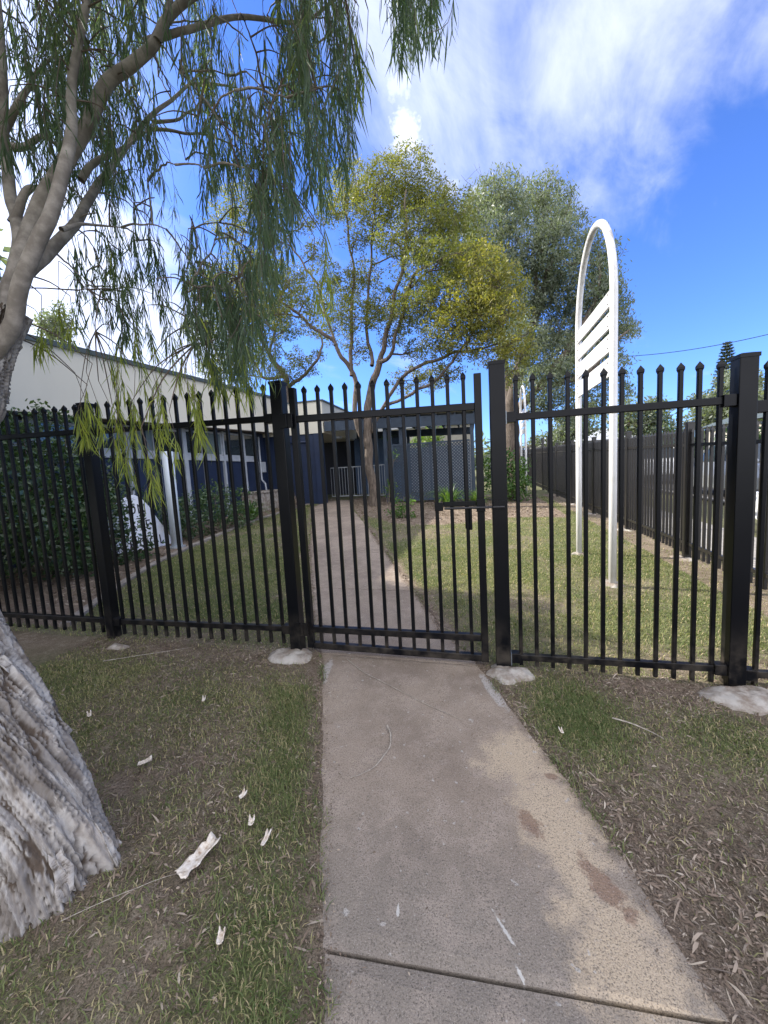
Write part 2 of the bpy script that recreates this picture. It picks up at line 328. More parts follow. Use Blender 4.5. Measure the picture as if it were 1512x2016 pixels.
PAVE = noisy('pale_footpath_concrete', (.26, .245, .225), (.33, .31, .285), 3, .9)
CARW = mat('white_car_paint', (.72, .73, .74), .25, 0, .6); CARS = mat('silver_car_paint', (.38, .40, .42), .28, .6, .6)
TYRE = mat('black_rubber', (.015, .015, .015), .8); LAMPM = mat('headlamp_lens', (.55, .57, .6), .1, 0, .8)
ROOFW = noisy('pale_metal_roof', (.28, .29, .30), (.36, .37, .38), 3, .5); WALLH = noisy('pale_house_wall', (.30, .28, .24), (.38, .36, .31), 3, .8)
WIRE = mat('black_cable', (.02, .02, .025), .6)

# ------------------------------------------------------------------ ground and path
PY = np.array([-3, 0., .8, 1.1, 1.56, 2.4, 2.84, 3.34, 4.97, 8.37, 12.07, 14.6])
PR = np.array([2.5, .95, .68, .57, .45, .13, -.04, -.31, -.97, -2.34, -3.90, -4.70])
PL_Y = np.array([-3, 0, .8, 1.19, 2.67, 3.64, 4.44, 6.35, 12.3, 14.6]); PL_X = np.array([1.2, -.16, -.42, -.59, -1.17, -1.68, -2.04, -2.89, -5.35, -5.7])
def pL(y): return np.interp(y, PL_Y, PL_X)
def pR(y): return np.interp(y, PY, PR)
def on_path(x, y, m=0.): return (x > pL(y)-m) & (x < pR(y)+m) & (y < 14.6)
BED_Y = lambda x: 9.0+.25*np.sin(x*1.7)+.18*np.clip(x+1, 0, 9)**1.4+.9*np.clip(-x-1.9, 0, 9)    # edge of the mulch bed
EDG = np.array([(-4.0, 2.9), (-4.99, 5.03), (-5.67, 7.81), (-5.97, 10.14), (-6.0, 13.4)])
def edge_x(y): return np.interp(y, EDG[:, 1], EDG[:, 0])
def turf(x, y):          # how much living turf grows at a spot, 0..1
    n = noise2(x, y, 1.6, 4, 3); n2 = noise2(x, y, 5, 3, 9)
    d = np.clip((n-.30)*4.2, 0, 1)*.7+.3*np.clip((n2-.30)*3, 0, 1)
    fr = y < 2.75; d = np.where(fr, d*.95+.05, d*.9+.15)
    strip = np.exp(-((y-2.62)/.26)**2)*((x < -1.1) | (x > .3)); d = d*(1-.85*strip)
    e = np.minimum(np.abs(x-pL(y)), np.abs(x-pR(y))); d = d*np.clip((e-.035)/.15, .03, 1)
    right = fr & (x > pR(y)); gp = np.exp(-(((x-.52)/.22)**2+((y-2.3)/.35)**2)); gp2 = np.exp(-(((x-1.25)/.3)**2+((y-2.2)/.25)**2))
    d = np.where(right, np.clip(d*.10+gp*1.3+gp2*.7, 0, 1), d)
    lft = fr & (x < pL(y)); lit = np.exp(-(((x+1.0)/.35)**2+((y-1.15)/.5)**2)); d = np.where(lft, d*(1-.75*lit)*.85, d)
    band = np.exp(-((x-pL(y)+.24)/.17)**2); d = np.where(lft & (y < 2.3), np.clip(d+band*.45, 0, 1), d)
    tr = np.exp(-(((x+1.55)/.3)**2+((y-1.0)/.35)**2)); d = d*(1-.9*tr)
    d = np.where((y > BED_Y(x)) & (x > pR(y)) & (x < 2.2), 0.02, d); d = np.where((y > 2.9) & (x < edge_x(y)), .01, d)
    d = d*np.where(np.abs(x-2.85) < .35, .15, 1)*np.where(y > 15.5, 0.0, 1); d = np.where((y > 2.9) & (y < 3.3), d*.6, d)
    return np.clip(d, 0, 1)
def gsurf(x, y):
    e = np.minimum(np.abs(x-pL(y)), np.abs(x-pR(y))); w = np.where(y < 14.6, np.clip(e/.35, .12, 1), 1)
    return gz(x, y)+w*.030*(noise2(x, y, 1.3, 3, 1)-.5)*2*(np.abs(x) < 12)+w*.014*(noise2(x, y, 14, 3, 5)-.5)*2*(y < 9)+.006*(1-w)
def make_ground():
    xs = np.concatenate([np.array([-400, -150, -60, -30, -18]), np.linspace(-12, -3.2, 60)[:-1], np.linspace(-3.2, 2.6, 260)[:-1], np.linspace(2.6, 9, 50), np.array([12, 18, 30, 60, 150, 400])])
    ys = np.concatenate([np.array([-60, -15, -5, -2, -.6]), np.linspace(-.2, 3.4, 190)[:-1], np.linspace(3.4, 16, 150), np.array([18, 20, 23, 27, 33, 45, 80, 180, 500])])
    X, Y = np.meshgrid(xs, ys); Z = gsurf(X, Y)
    Z = np.where(on_path(X, Y, -.035), gz(X, Y)-.07, Z)
    g = turf(X, Y); g = np.where((Y > 15.5) | (X > 3.3), .8, g)
    n0, n1_ = X.shape; i, j = np.meshgrid(np.arange(n0-1), np.arange(n1_-1), indexing='ij')
    Q = np.stack([i*n1_+j, i*n1_+j+1, (i+1)*n1_+j+1, (i+1)*n1_+j], -1).reshape(-1, 4)
    tag(link('ground', np_mesh('ground', np.stack([X, Y, Z], -1).reshape(-1, 3), Q, attr={'green': g.ravel()}), GROUND, smooth=True), kind='structure')
make_ground()
path = tag(empty('path'), kind='structure')
joints = [-2.5, .975, 2.76, 4.3, 6.1, 8.05, 10.2, 12.3, 14.5]
for a, b_ in zip(joints[:-1], joints[1:]):
    n = 60 if a < 3 else 24
    ys = np.linspace(a+.006, b_-.006, n); skew = -.055 if a < 2 else 0
    V = []; F = []; cols = 9
    for i, y in enumerate(ys):
        for j in range(cols):
            t = j/(cols-1); yy = y
            if i == n-1 and abs(b_-.975) < .01 or i == 0 and abs(a-.975) < .01: yy = y+.06*(t-.5)
            L, R_ = pL(yy), pR(yy); wob = .012*(vnoise(np.array([yy*9, a, j > 4]), 1, 4)-.5)*2 if j in (0, cols-1) else 0
            x = L+(R_-L)*t+wob; V.append((x, yy, float(gz(x, yy))+.012-(.006 if j in (0, cols-1) or i in (0, n-1) else 0)))
    for i in range(n-1):
        for j in range(cols-1): F.append((i*cols+j, i*cols+j+1, (i+1)*cols+j+1, (i+1)*cols+j))
    rim = [j for j in range(cols)]+[i*cols+cols-1 for i in range(1, n)]+[(n-1)*cols+j for j in range(cols-2, -1, -1)]+[i*cols for i in range(n-2, 0, -1)]
    b0 = len(V); V += [(V[q][0], V[q][1], V[q][2]-.09) for q in rim]; m_ = len(rim)
    F += [(rim[q], b0+q, b0+(q+1) % m_, rim[(q+1) % m_]) for q in range(m_)]
    mb = MB(); mb.add(V, F); mb.build('slab', CONC, path)

# ------------------------------------------------------------------ grass, litter
def blades(name, pts, length, width, rnd, lean, matl, label, cat):
    n = len(pts); th = rng.uniform(0, 2*math.pi, n); dx, dy = np.cos(th), np.sin(th); L = length
    lean = lean*rng.uniform(.4, 1.5, n); up = np.sqrt(np.clip(1-lean**2*.5, .08, 1))
    B = pts; d = np.stack([dx, dy, 0*dx], 1); s_ = np.stack([-dy, dx, 0*dx], 1); z = np.array([0, 0, 1.])
    M1 = B+d*(L*lean*.35)[:, None]+z*(L*up*.55)[:, None]; T = B+d*(L*lean)[:, None]+z*(L*up*.85*np.clip(1.15-lean*.6, .15, 1))[:, None]
    w = width[:, None]
    V = np.stack([B-s_*w, B+s_*w, M1+s_*w*.8, M1-s_*w*.8, T], 1).reshape(-1, 3); o = np.arange(n)[:, None]*5
    Q = o+np.array([[0, 1, 2, 3]]); Tt = o+np.array([[3, 2, 4]])
    ob = link(name, np_mesh(name, V, Q, Tt, {'rnd': np.repeat(rnd, 5)}), matl); tag(ob, label, cat, kind='stuff')
def scatter(n, x0, x1, y0, y1, dens, view=True):
    x = rng.uniform(x0, x1, n); y = rng.uniform(y0, y1, n); keep = rng.uniform(0, 1, n) < dens(x, y)
    keep &= ~on_path(x, y, .0)
    if view:
        q = proj(np.stack([x, y, gz(x, y)], 1)); keep &= (q[:, 2] > 0) & (q[:, 0] > -60) & (q[:, 0] < 1575) & (q[:, 1] < 2090)
    x, y = x[keep], y[keep]; return np.stack([x, y, gsurf(x, y)-.003], 1)
gp = []; 
for (n, x0, x1, y0, y1, Lm, wm) in ((260000, -3.4, 1.9, .55, 2.75, .031, .0017), (230000, -5.6, 3.2, 2.75, 6.5, .036, .0024), (120000, -6.5, 3.2, 6.5, 14.5, .045, .0036)):
    p = scatter(n, x0, x1, y0, y1, lambda x, y: turf(x, y)**1.15); m_ = len(p)
    L = Lm*rng.uniform(.45, 1.5, m_); c = noise2(p[:, 0], p[:, 1], 2.2, 3, 21); dry = rng.uniform(0, 1, m_)
    tt = turf(p[:, 0], p[:, 1]); rnd = np.clip(.15+.75*(c-.3)+rng.normal(0, .12, m_)+.22*(1-tt), 0, .72); rnd = np.where(dry > np.where(p[:, 1] < 2.8, .74, .86), rng.uniform(.8, 1, m_), rnd)
    rnd = np.where((p[:, 1] > 2.8) & (p[:, 0] > -.6), np.clip(rnd+.1, 0, 1), rnd)
    gp.append((p, L, np.full(m_, wm)*rng.uniform(.6, 1.4, m_), rnd))
# taller tufts against the path's left edge
p = scatter(22000, -1.7, .2, .6, 2.4, lambda x, y: np.exp(-((x-pL(y)+.22)/.17)**2)*(noise2(x, y, 5, 3, 40) > .5)*(x < pL(y)-.03)); gp.append((p, .055*rng.uniform(.5, 1.4, len(p)), np.full(len(p), .0014), np.clip(rng.normal(.25, .12, len(p)), 0, .6)))
p = scatter(16000, .2, 1.2, 1.8, 2.9, lambda x, y: np.exp(-(((x-.55)/.18)**2+((y-2.28)/.28)**2))); gp.append((p, .05*rng.uniform(.5, 1.4, len(p)), np.full(len(p), .0014), np.clip(rng.normal(.22, .12, len(p)), 0, .6)))
# runners creeping over the concrete edges
n_ = 9000; yy = rng.uniform(.7, 12, n_); sd_ = rng.integers(0, 2, n_); off = rng.normal(-.012, .02, n_); xx = np.where(sd_ == 0, pL(yy)+off, pR(yy)-off); kp = (noise2(xx*1., yy, 3.5, 3, 71) > .5) & (off < .03); xx, yy = xx[kp], yy[kp]
p = np.stack([xx, yy, gz(xx, yy)+.008], 1); gp.append((p, .035*rng.uniform(.5, 1.4, len(p)), np.full(len(p), .0015), np.clip(rng.normal(.35, .2, len(p)), 0, 1)))
blades('grass', np.concatenate([g[0] for g in gp]), np.concatenate([g[1] for g in gp]), np.concatenate([g[2] for g in gp]), np.concatenate([g[3] for g in gp]), .8, GRASSM, 'short patchy lawn grass growing on both sides of the fence', 'grass')
def litter(name, P, length, width, rnd, matl, label, cat):
    n = len(P); th = rng.uniform(0, 2*math.pi, n); ti = rng.normal(0, .28, n)
    d = np.stack([np.cos(th), np.sin(th), ti], 1); s_ = np.stack([-np.sin(th), np.cos(th), rng.normal(0, .4, n)], 1); z = np.array([0, 0, 1.])
    L = length[:, None]; w = width[:, None]; h = (rng.uniform(0, .16, n)*length)[:, None]; c = P+z*.006
    side = np.stack([-np.sin(th), np.cos(th), 0*th], 1)*(rng.normal(0, .07, n)*length)[:, None]
    V = np.stack([c-d*L/2, c-d*L/6+s_*w+z*h+side, c+d*L/6+s_*w*.8+z*h+side, c+d*L/2, c+d*L/6-s_*w*.8+z*h+side, c-d*L/6-s_*w+z*h+side], 1)
    V[..., 2] = np.maximum(V[..., 2], (P[:, 2]+.002)[:, None]); V = V.reshape(-1, 3); o = np.arange(n)[:, None]*6
    ob = link(name, np_mesh(name, V, o+np.array([[1, 2, 4, 5]]), np.concatenate([o+np.array([[0, 1, 5]]), o+np.array([[2, 3, 4]])]), {'rnd': np.repeat(rnd, 6)}), matl); tag(ob, label, cat, kind='stuff')
def dl(x, y):
    t = 1-turf(x, y); n = np.clip((noise2(x, y, 2.5, 3, 50)-.35)*3.5, 0, 1); return np.clip(t*.8+.12, 0, 1)*(.25+.75*n)
a = scatter(75000, -3.4, 1.9, .55, 2.9, dl); c_ = scatter(9000, -6.8, 3, 2.9, 9, lambda x, y: dl(x, y)*.5); d_ = scatter(26000, -7, 2.8, 3.4, 15, lambda x, y: ((turf(x, y) < .05)*1.).clip(0, 1))
a2 = scatter(6000, .2, 1.9, .6, 2.75, dl); a = np.concatenate([a, a2]); P = np.concatenate([a, c_, d_]); n = len(P)
litter('leaf_litter', P, np.concatenate([rng.gamma(2.2, .0105, len(a)).clip(.005, .085), rng.uniform(.03, .07, len(c_)), rng.uniform(.04, .10, len(d_))]),
       np.concatenate([rng.uniform(.001, .0040, len(a)), rng.uniform(.002, .006, len(c_)), rng.uniform(.004, .012, len(d_))]), rng.beta(1.6, 1.8, n), LITTER, 'dry slender leaves and bark chips scattered over soil and mulch', 'leaf litter')
cr = scatter(90000, -3.4, 1.9, .55, 2.9, lambda x, y: np.full_like(x, .85)*(.35+.65*(noise2(x, y, 9, 3, 61) > .45))); nc = len(cr)
litter('soil_crumbs', cr, rng.gamma(2., .0035, nc).clip(.002, .02), rng.uniform(.0006, .0026, nc), rng.beta(1.1, 1.5, nc), LITTER, 'crumbs of soil, bark and dry leaf covering the verge', 'soil crumbs')
ys_ = rng.uniform(.8, 9, 420); us_ = rng.uniform(.03, .97, 420); xs_ = pL(ys_)+(pR(ys_)-pL(ys_))*us_
litter('path_leaves', np.stack([xs_, ys_, gz(xs_, ys_)+.009], 1), rng.gamma(2., .007, 420).clip(.003, .05), rng.uniform(.0008, .003, 420), rng.beta(1.6, 1.3, 420), LITTER, 'a few dry leaf bits and chips lying on the concrete path', 'leaf bits')
# sand and crumbs of soil spilling over the path edges
xs = rng.uniform(0, 1, 5200); yy = rng.uniform(.7, 8, 5200)**1.; sd_ = rng.integers(0, 2, 5200); off = np.abs(rng.normal(0, .035, 5200)); xx = np.where(sd_ == 0, pL(yy)+off-.015, pR(yy)-off+.015)
P = np.stack([xx, yy, gz(xx, yy)+.010], 1); litter('path_edge_debris', P, rng.uniform(.003, .016, 5200)*np.where(yy > 3, 2, 1), rng.uniform(.001, .003, 5200)*np.where(yy > 3, 2, 1), rng.beta(1.4, 2, 5200), LITTER, 'crumbs of soil and dry leaf spilled along the path edges', 'debris')

# ------------------------------------------------------------------ steel fence and gate
FY = 2.784
def spear(w=.036, h=.062):
    mb = MB(); r = w/2; q = .012
    L = [(0, q), (.018, r), (.032, r)]
    V = []; 
    for z, rr in L: V += [(-rr, -rr*.72, z), (rr, -rr*.72, z), (rr, rr*.72, z), (-rr, rr*.72, z)]
    V.append((0, 0, h)); F = [(3, 2, 1, 0)]
    for l in range(2): F += [(l*4+i, l*4+(i+1) % 4, l*4+4+(i+1) % 4, l*4+4+i) for i in range(4)]
    F += [(8+i, 8+(i+1) % 4, 12) for i in range(4)]; mb.add(V, F); return mb.mesh('spear_tip')
SP = spear(); SP.materials.append(BLACK)
def picket_mesh(h, w=.025, nm='picket'):
    mb = MB(); q = w/2; c = .003
    mb.prism([(-q+c, -q), (q-c, -q), (q, -q+c), (q, q-c), (q-c, q), (-q+c, q), (-q, q-c), (-q, -q+c)], 0, h); me = mb.mesh(nm); me.materials.append(BLACK); return me
def add_picket(parent, me, x, y, z0, h, tip=True, tilt=0):
    o = link('picket', me, None, parent); o.location = (x, y, z0); o.rotation_euler = (0, tilt, 0)
    if tip: t = link('spear_tip', SP, None, o); t.location = (0, 0, h-.012)
    return o
def post(parent, x, y, z0, z1, w=.09, m_=None):
    m_ = m_ or BLACK
    mb = MB().box(x-w/2, y-w/2, z0, x+w/2, y+w/2, z1-.02); o = mb.build('post', m_, parent, bevel=.005)
    c = MB(); a_ = w/2+.004; V = [(x+i*a_, y+j*a_, z) for z in (z1-.03, z1-.008) for i, j in ((-1, -1), (1, -1), (1, 1), (-1, 1))]+[(x+i*a_*.5, y+j*a_*.5, z1) for i, j in ((-1, -1), (1, -1), (1, 1), (-1, 1))]
    F = [(3, 2, 1, 0), (8, 9, 10, 11)]+[(l*4+i, l*4+(i+1) % 4, l*4+4+(i+1) % 4, l*4+4+i) for l in (0, 1) for i in range(4)]
    c.add(V, F).build('post_cap', m_, o); return o
def rail(parent, x0, x1, z0, z1, h=.045, t=.040, y=FY, ends=True):
    o = MB().bar((x0, y, z0), (x1, y, z1), t, h).build('rail', BLACK, parent, bevel=.004)
    if ends:
        for x, z, s_ in ((x0, z0, 1), (x1, z1, -1)):
            MB().box(x-.012, y-.034, z-.036, x+.055*1, y+.034, z+.034).build('bracket', GALV if False else BLACK, parent, bevel=.003) if s_ > 0 else MB().box(x-.055, y-.034, z-.036, x+.012, y+.034, z+.034).build('bracket', BLACK, parent, bevel=.003)
    return o
def panel(parent, x0, x1, n, zb, zt, base, h, zs=0.0):   # zs: slope of the panel
    me = picket_mesh(h)
    rail(parent, x0+.012, x1-.012, zt[0], zt[1]); rail(parent, x0+.012, x1-.012, zb[0], zb[1])
    for i in range(n):
        t = (i+.5)/n; x = x0+.02+(x1-x0-.04)*t; add_picket(parent, me, x, FY, base[0]+(base[1]-base[0])*t, h, tilt=random.gauss(0, .0015))
left = tag(empty('steel_fence', (0, 0, 0)), 'black spear topped steel fence run to the left of the gate', 'fence')
pA, pB, pC, pD = -1.4287, .1756, 1.586, -3.2665
post(left, pA, FY, -.05, 2.19, .095); post(left, pD, FY, -.05, 2.2, .085); post(left, -5.1, FY, -.05, 2.24, .085)
panel(left, pD+.0425, pA-.0475, 15, (.235, .232), (1.945, 1.915), (.115, .105), 2.03)
panel(left, -5.1+.0425, pD-.0425, 15, (.262, .238), (1.985, 1.955), (.14, .12), 2.03)
for x in np.linspace(-5.3, -6.9, 13): add_picket(left, picket_mesh(2.03), float(x), FY, .15, 2.03)
rail(left, -7, -5.145, .28, .262, ends=False); rail(left, -7, -5.145, 2.0, 1.985, ends=False)
right = tag(empty('steel_fence', (0, 0, 0)), 'black spear topped steel fence run to the right of the gate', 'fence')
post(right, pB, FY, -.05, 2.153, .10); post(right, pC, FY, -.08, 2.035, .095); post(right, 2.85, FY, -.08, 2.0, .09)
panel(right, pB+.05, pC-.0475, 12, (.092, .085), (1.776, 1.770), (.035, -.012), 1.975)
panel(right, pC+.0475, 2.85-.045, 11, (.06, .055), (1.72, 1.71), (-.03, -.045), 1.97)
for zz in (1.776, .092): MB().box(pB+.05, FY-.05, zz-.045, pB+.056, FY+.03, zz+.04).build('mounting_plate', GALV, right)
# the gate
gate = tag(empty('steel_gate', (pA+.1, FY, 0)), 'black spear topped steel gate across the concrete path with slide bolt', 'gate'); gy = FY; ox = gate.location.x
def G(name, mb, m_=None, bevel=.004, parent=None):
    o = mb.build(name, m_ or BLACK, parent or gate, bevel=bevel)
    if parent is None: o.matrix_parent_inverse = Matrix.Translation((-ox, -gy, 0))
    return o
gl, gr = -1.335, .075          # outer faces of the stiles
sl_ = G('stile', MB().box(gl, gy-.025, .085, gl+.05, gy+.025, 2.125)); sr = G('stile', MB().box(gr-.05, gy-.025, .045, gr, gy+.025, 2.085))
G('top_rail', MB().bar((gl+.05, gy, 1.893), (gr-.05, gy, 1.868), .045, .05)); G('lower_rail', MB().bar((gl+.05, gy, .238), (gr-.05, gy, .225), .045, .05)); G('bottom_rail', MB().bar((gl+.05, gy, .105), (gr-.05, gy, .072), .045, .05))
me = picket_mesh(1.97)
for i in range(12):
    t = (i+.62)/12.25; x = gl+.05+(gr-gl-.1)*t
    o = add_picket(gate, me, x-ox, 0, .118-.03*t, 1.97, tilt=random.gauss(0, .0012))
for z in (1.88, .25):
    G('hinge', MB().box(gl-.075, gy-.055, z-.055, gl+.03, gy-.049, z+.055).box(gl-.03, gy-.066, z-.05, gl-.012, gy-.05, z+.05), bevel=.003)
# slide bolt
LZ = 1.19
G('latch_plate', MB().box(-.27, gy-.040, LZ-.03, -.21, gy-.0255, LZ+.03)); G('latch_plate', MB().box(gr-.056, gy-.048, LZ-.042, gr+.004, gy-.0265, LZ+.045))
G('latch_guide', MB().box(-.209, gy-.034, LZ-.002, gr-.057, gy-.027, LZ+.034))
bo = G('slide_bolt', MB().tube([(-.20, gy-.052, LZ-.012), (pB+.03, gy-.062, LZ-.012)], .0085, 10), STEEL, 0)
bo.data.materials[0] = mat('worn_dark_bolt_steel', (.03, .03, .033), .35, .5)
G('drop_rod', MB().tube([(-.022, gy-.06, LZ-.012), (-.022, gy-.06, LZ-.165)], .0105, 10), None, 0)
kp = MB().box(pB-.052, FY-.070, LZ-.05, pB-.046, FY-.0, LZ+.04).box(pB-.045, FY-.056, LZ-.03, pB+.035, FY-.0505, LZ+.03).build('latch_keeper', BLACK, right, bevel=.002)
G('cover_strip', MB().box(-.062, gy+.026, 1.02, -.036, gy+.034, 1.843))
# footings
def lump(x, y, rx, ry, h, label, seed, group='cement footings at the fence posts', name='concrete_footing', m_=None):
    nr, na = 14, 44; V = [(x, y, float(gz(x, y))+h)]; F = []
    for r in range(1, nr+1):
        for a in range(na):
            th = a/na*2*math.pi; w_ = 1+.5*(vnoise(np.array([math.cos(th)*1.6, math.sin(th)*1.6, seed]), 1, seed)-.5)*1.5
            t = r/nr; px, py_ = x+rx*t*w_*math.cos(th), y+ry*t*w_*math.sin(th)
            z = h*(1-t**2.6)-.03*t**6+.022*(fbm(np.array([px, py_, seed*1.]), 20, 3)-.5)*2*(1 if t < .95 else .2)
            V.append((px, py_, float(gz(px, py_))+float(z)))
    F += [(0, 1+a, 1+(a+1) % na) for a in range(na)]
    for r in range(nr-1): F += [(1+r*na+a, 1+(r+1)*na+a, 1+(r+1)*na+(a+1) % na, 1+r*na+(a+1) % na) for a in range(na)]
    o = MB().add(V, F).build(name, m_ or FOOT, smooth=True); tag(o, label, 'footing', group); return o
lump(-1.44, 2.68, .21, .17, .042, 'white domed cement footing under the hinge side gate post', 1)
lump(.21, 2.68, .19, .15, .038, 'white domed cement footing under the latch side gate post', 2)
lump(1.58, 2.62, .27, .15, .035, 'low flat cement footing under the fence post right of the gate', 3)
lump(-3.02, 2.60, .13, .07, .025, 'small pale cement scrap in front of the left fence post', 4)
# side fence running back along the road
SX = 2.85
side = tag(empty('boundary_fence'), 'long black spear topped fence running away beside the road', 'fence')
def sp_mesh():
    mb = MB(); q = .0145; mb.prism([(-q, -q), (q, -q), (q, q), (-q, q)], 0, 1.66); w = .018
    V = [(i*w, j*w*.8, 1.66) for i, j in ((-1, -1), (1, -1), (1, 1), (-1, 1))]+[(0, 0, 1.72)]; mb.add(V, [(3, 2, 1, 0)]+[(i, (i+1) % 4, 4) for i in range(4)]); me = mb.mesh('picket'); me.materials.append(SIDEB); return me
spm = sp_mesh(); pys = [3.95, 6.05, 8.15, 10.25, 12.35, 14.45, 16.0, 17.2, 19.3, 21.4, 23.5, 25.6, 27.7]
for y in pys:
    z0 = float(gz(SX, y)); o = post(side, SX, y, z0-.05, z0+(1.86 if y not in (16.0, 17.2) else 2.15), .085, SIDEB)
for y in np.arange(2.95, 27.6, .108):
    if min(abs(y-q) for q in pys) < .06: continue
    o = link('picket', spm, None, side); o.location = (SX, y, float(gz(SX, y))+.06)
ends = [2.83]+pys
for a, b_ in zip(ends[:-1], ends[1:]):
    for h in (.16, 1.5): MB().bar((SX, a+.04, float(gz(SX, a))+.05+h), (SX, b_-.04, float(gz(SX, b_))+.05+h), .035, .04).build('rail', SIDEB, side)
for i, (y, lb) in enumerate(((3.95, 'nearest'), (6.05, 'second'), (8.15, 'third'), (10.25, 'fourth'), (12.35, 'fifth'))):
    lump(SX-.05, y, .16, .2, .02, 'flat pale cement pad under the %s post of the roadside fence' % lb, 10+i)

# ------------------------------------------------------------------ arched sign frames
def arch(loc, sc, label, planks=True, rz=0.):
    t = tag(empty('arched_sign_frame', loc, rz), label, 'sign frame', 'white arched sign frames on the lawn'); L = 1.42*sc; r = .040*sc
    zt = 3.15*sc; pts = [(0, -L/2, -.2), (0, -L/2, 1.2), (0, -L/2, zt)]
    pts += [(0, -L/2*math.cos(a), zt+(1.02*sc)*math.sin(a)) for a in np.linspace(0, math.pi, 25)[1:-1]]+[(0, L/2, zt), (0, L/2, 1.2), (0, L/2, -.2)]
    MB().tube(pts, r, 16).build('pipe_hoop', PIPE, t, True)
    for s_, z0, z1 in ((-1, 1.6, 3.28), (1, 1.6, 3.22)):
        MB().box(-.006, s_*(L/2-.045*sc)-.028, z0*sc, .004, s_*(L/2-.045*sc)+.028, z1*sc).build('fixing_strip', WHITE, t)
    for zc, h in ((3.12, .163), (2.895, .168), (2.66, .187), (2.406, .205)):
        mb = MB().box(-.030, -L/2+.055*sc, (zc-h/2)*sc, -.006, L/2-.055*sc, (zc+h/2)*sc); p_ = mb.build('plank', WHITE, t, bevel=.003)
        for s_ in (-1, 1):
            for dz in (-.05, .05):
                MB().tube([(-.036, s_*(L/2-.085*sc), (zc+dz)*sc), (-.030, s_*(L/2-.085*sc), (zc+dz)*sc)], .007, 8).build('bolt_head', INK, p_)
    return t
arch((1.515, 5.47, float(gz(1.5, 5.5))), 1., 'tall white pipe arch with four planks on the lawn behind the fence', rz=0.)
arch((2.02, 16.6, float(gz(2, 16.6))), 1., 'distant white pipe arch beside the green shrub and roadside fence')
lump(1.515, 4.76, .14, .12, .035, 'pale concrete pad under the nearer leg of the white arch', 21, 'concrete pads under the white arch'); lump(1.515, 6.18, .13, .11, .03, 'pale concrete pad under the farther leg of the white arch', 22, 'concrete pads under the white arch')

# ------------------------------------------------------------------ left classroom block
bl = tag(empty('classroom_block', (-7, 8, .2)), 'long low building with cream fascia and blue panelled window wall', 'building'); BO = Matrix.Translation((7, -8, -.2))
def Bp(name, mb, m_, parent=None, **k):
    o = mb.build(name, m_, parent or bl, **k)
    if parent is None: o.matrix_parent_inverse = BO
    return o
def slab_yz(x0, x1, y0, y1, zb0, zt0, zb1, zt1):
    return MB().add([(x0, y0, zb0), (x1, y0, zb0), (x1, y0, zt0), (x0, y0, zt0), (x0, y1, zb1), (x1, y1, zb1), (x1, y1, zt1), (x0, y1, zt1)], [(0, 1, 2, 3), (7, 6, 5, 4), (0, 4, 5, 1), (1, 5, 6, 2), (2, 6, 7, 3), (3, 7, 4, 0)])
zb = lambda y: 2.73+(y-4.6)*.0475; zt = lambda y: 3.90+(y-4.8)*.0525
Bp('fascia', slab_yz(-7.12, -7, 1.0, 13.43, zb(1), zt(1), zb(13.43), zt(13.43)), CREAM)
Bp('roof_capping', slab_yz(-7.4, -6.95, .9, 13.43, zt(.9), zt(.9)+.09, zt(13.43), zt(13.43)+.09), ROOF)
Bp('roof', slab_yz(-16, -7.41, .9, 20, zt(.9)-.05, zt(.9)+.02, zt(20)-.05, zt(20)+.02), ROOF)
Bp('soffit', slab_yz(-7.75, -7.121, 1, 13.43, zb(1)+.02, zb(1)+.06, zb(13.43)+.02, zb(13.43)+.06), SOFFIT)
Bp('wall', MB().box(-7.9, 1, -.1, -7.66, 13.43, 3.2), BLUE)
mull = [4.4, 5.4, 6.45, 7.35, 8.2, 9.15, 9.95, 10.85, 11.95, 12.75]
for i, (a, b_) in enumerate(zip(mull[:-1], mull[1:])):
    z1 = zb(a)-.02; wd = Bp('window', MB().box(-7.655, a+.04, 2.26, -7.60, a+.085, z1).box(-7.655, b_-.085, 2.26, -7.60, b_-.04, z1).box(-7.655, a+.086, 2.26, -7.60, b_-.086, 2.30).box(-7.655, a+.086, z1-.05, -7.60, b_-.086, z1), FRAME)
    MB().box(-7.64, a+.087, 2.301, -7.63, b_-.087, z1-.051).build('pane', GLASS if i % 3 else BLIND, wd)
    Bp('spandrel_panel', MB().box(-7.655, a+.05, .5, -7.63, b_-.05, 2.08), BLUE)
for i, y in enumerate(mull):
    w = .075 if i not in (2, 5, 8) else .14
    Bp('mullion', MB().box(-7.67, y-w/2, .35, -7.56, y+w/2, zb(y)-.01), FRAME)
Bp('sill', MB().box(-7.659, 4.2, 2.10, -7.575, 12.8, 2.255), FRAME)
Bp('meter_box', MB().box(-7.66, 12.95, 1.72, -7.5, 13.2, 2.1), FRAME, bevel=.01)
Bp('downpipe', MB().tube([(-7.55, 12.9, 3.0), (-7.55, 12.9, 1.45), (-7.45, 12.95, 1.3), (-7.4, 13.0, .5)], .035, 8), FRAME, smooth=True)
Bp('service_ledge', MB().box(-7.6, 11.6, .3, -6.9, 13.3, 1.0).box(-7.6, 11.55, 1.0, -6.85, 13.35, 1.06), FOOT, bevel=.01)
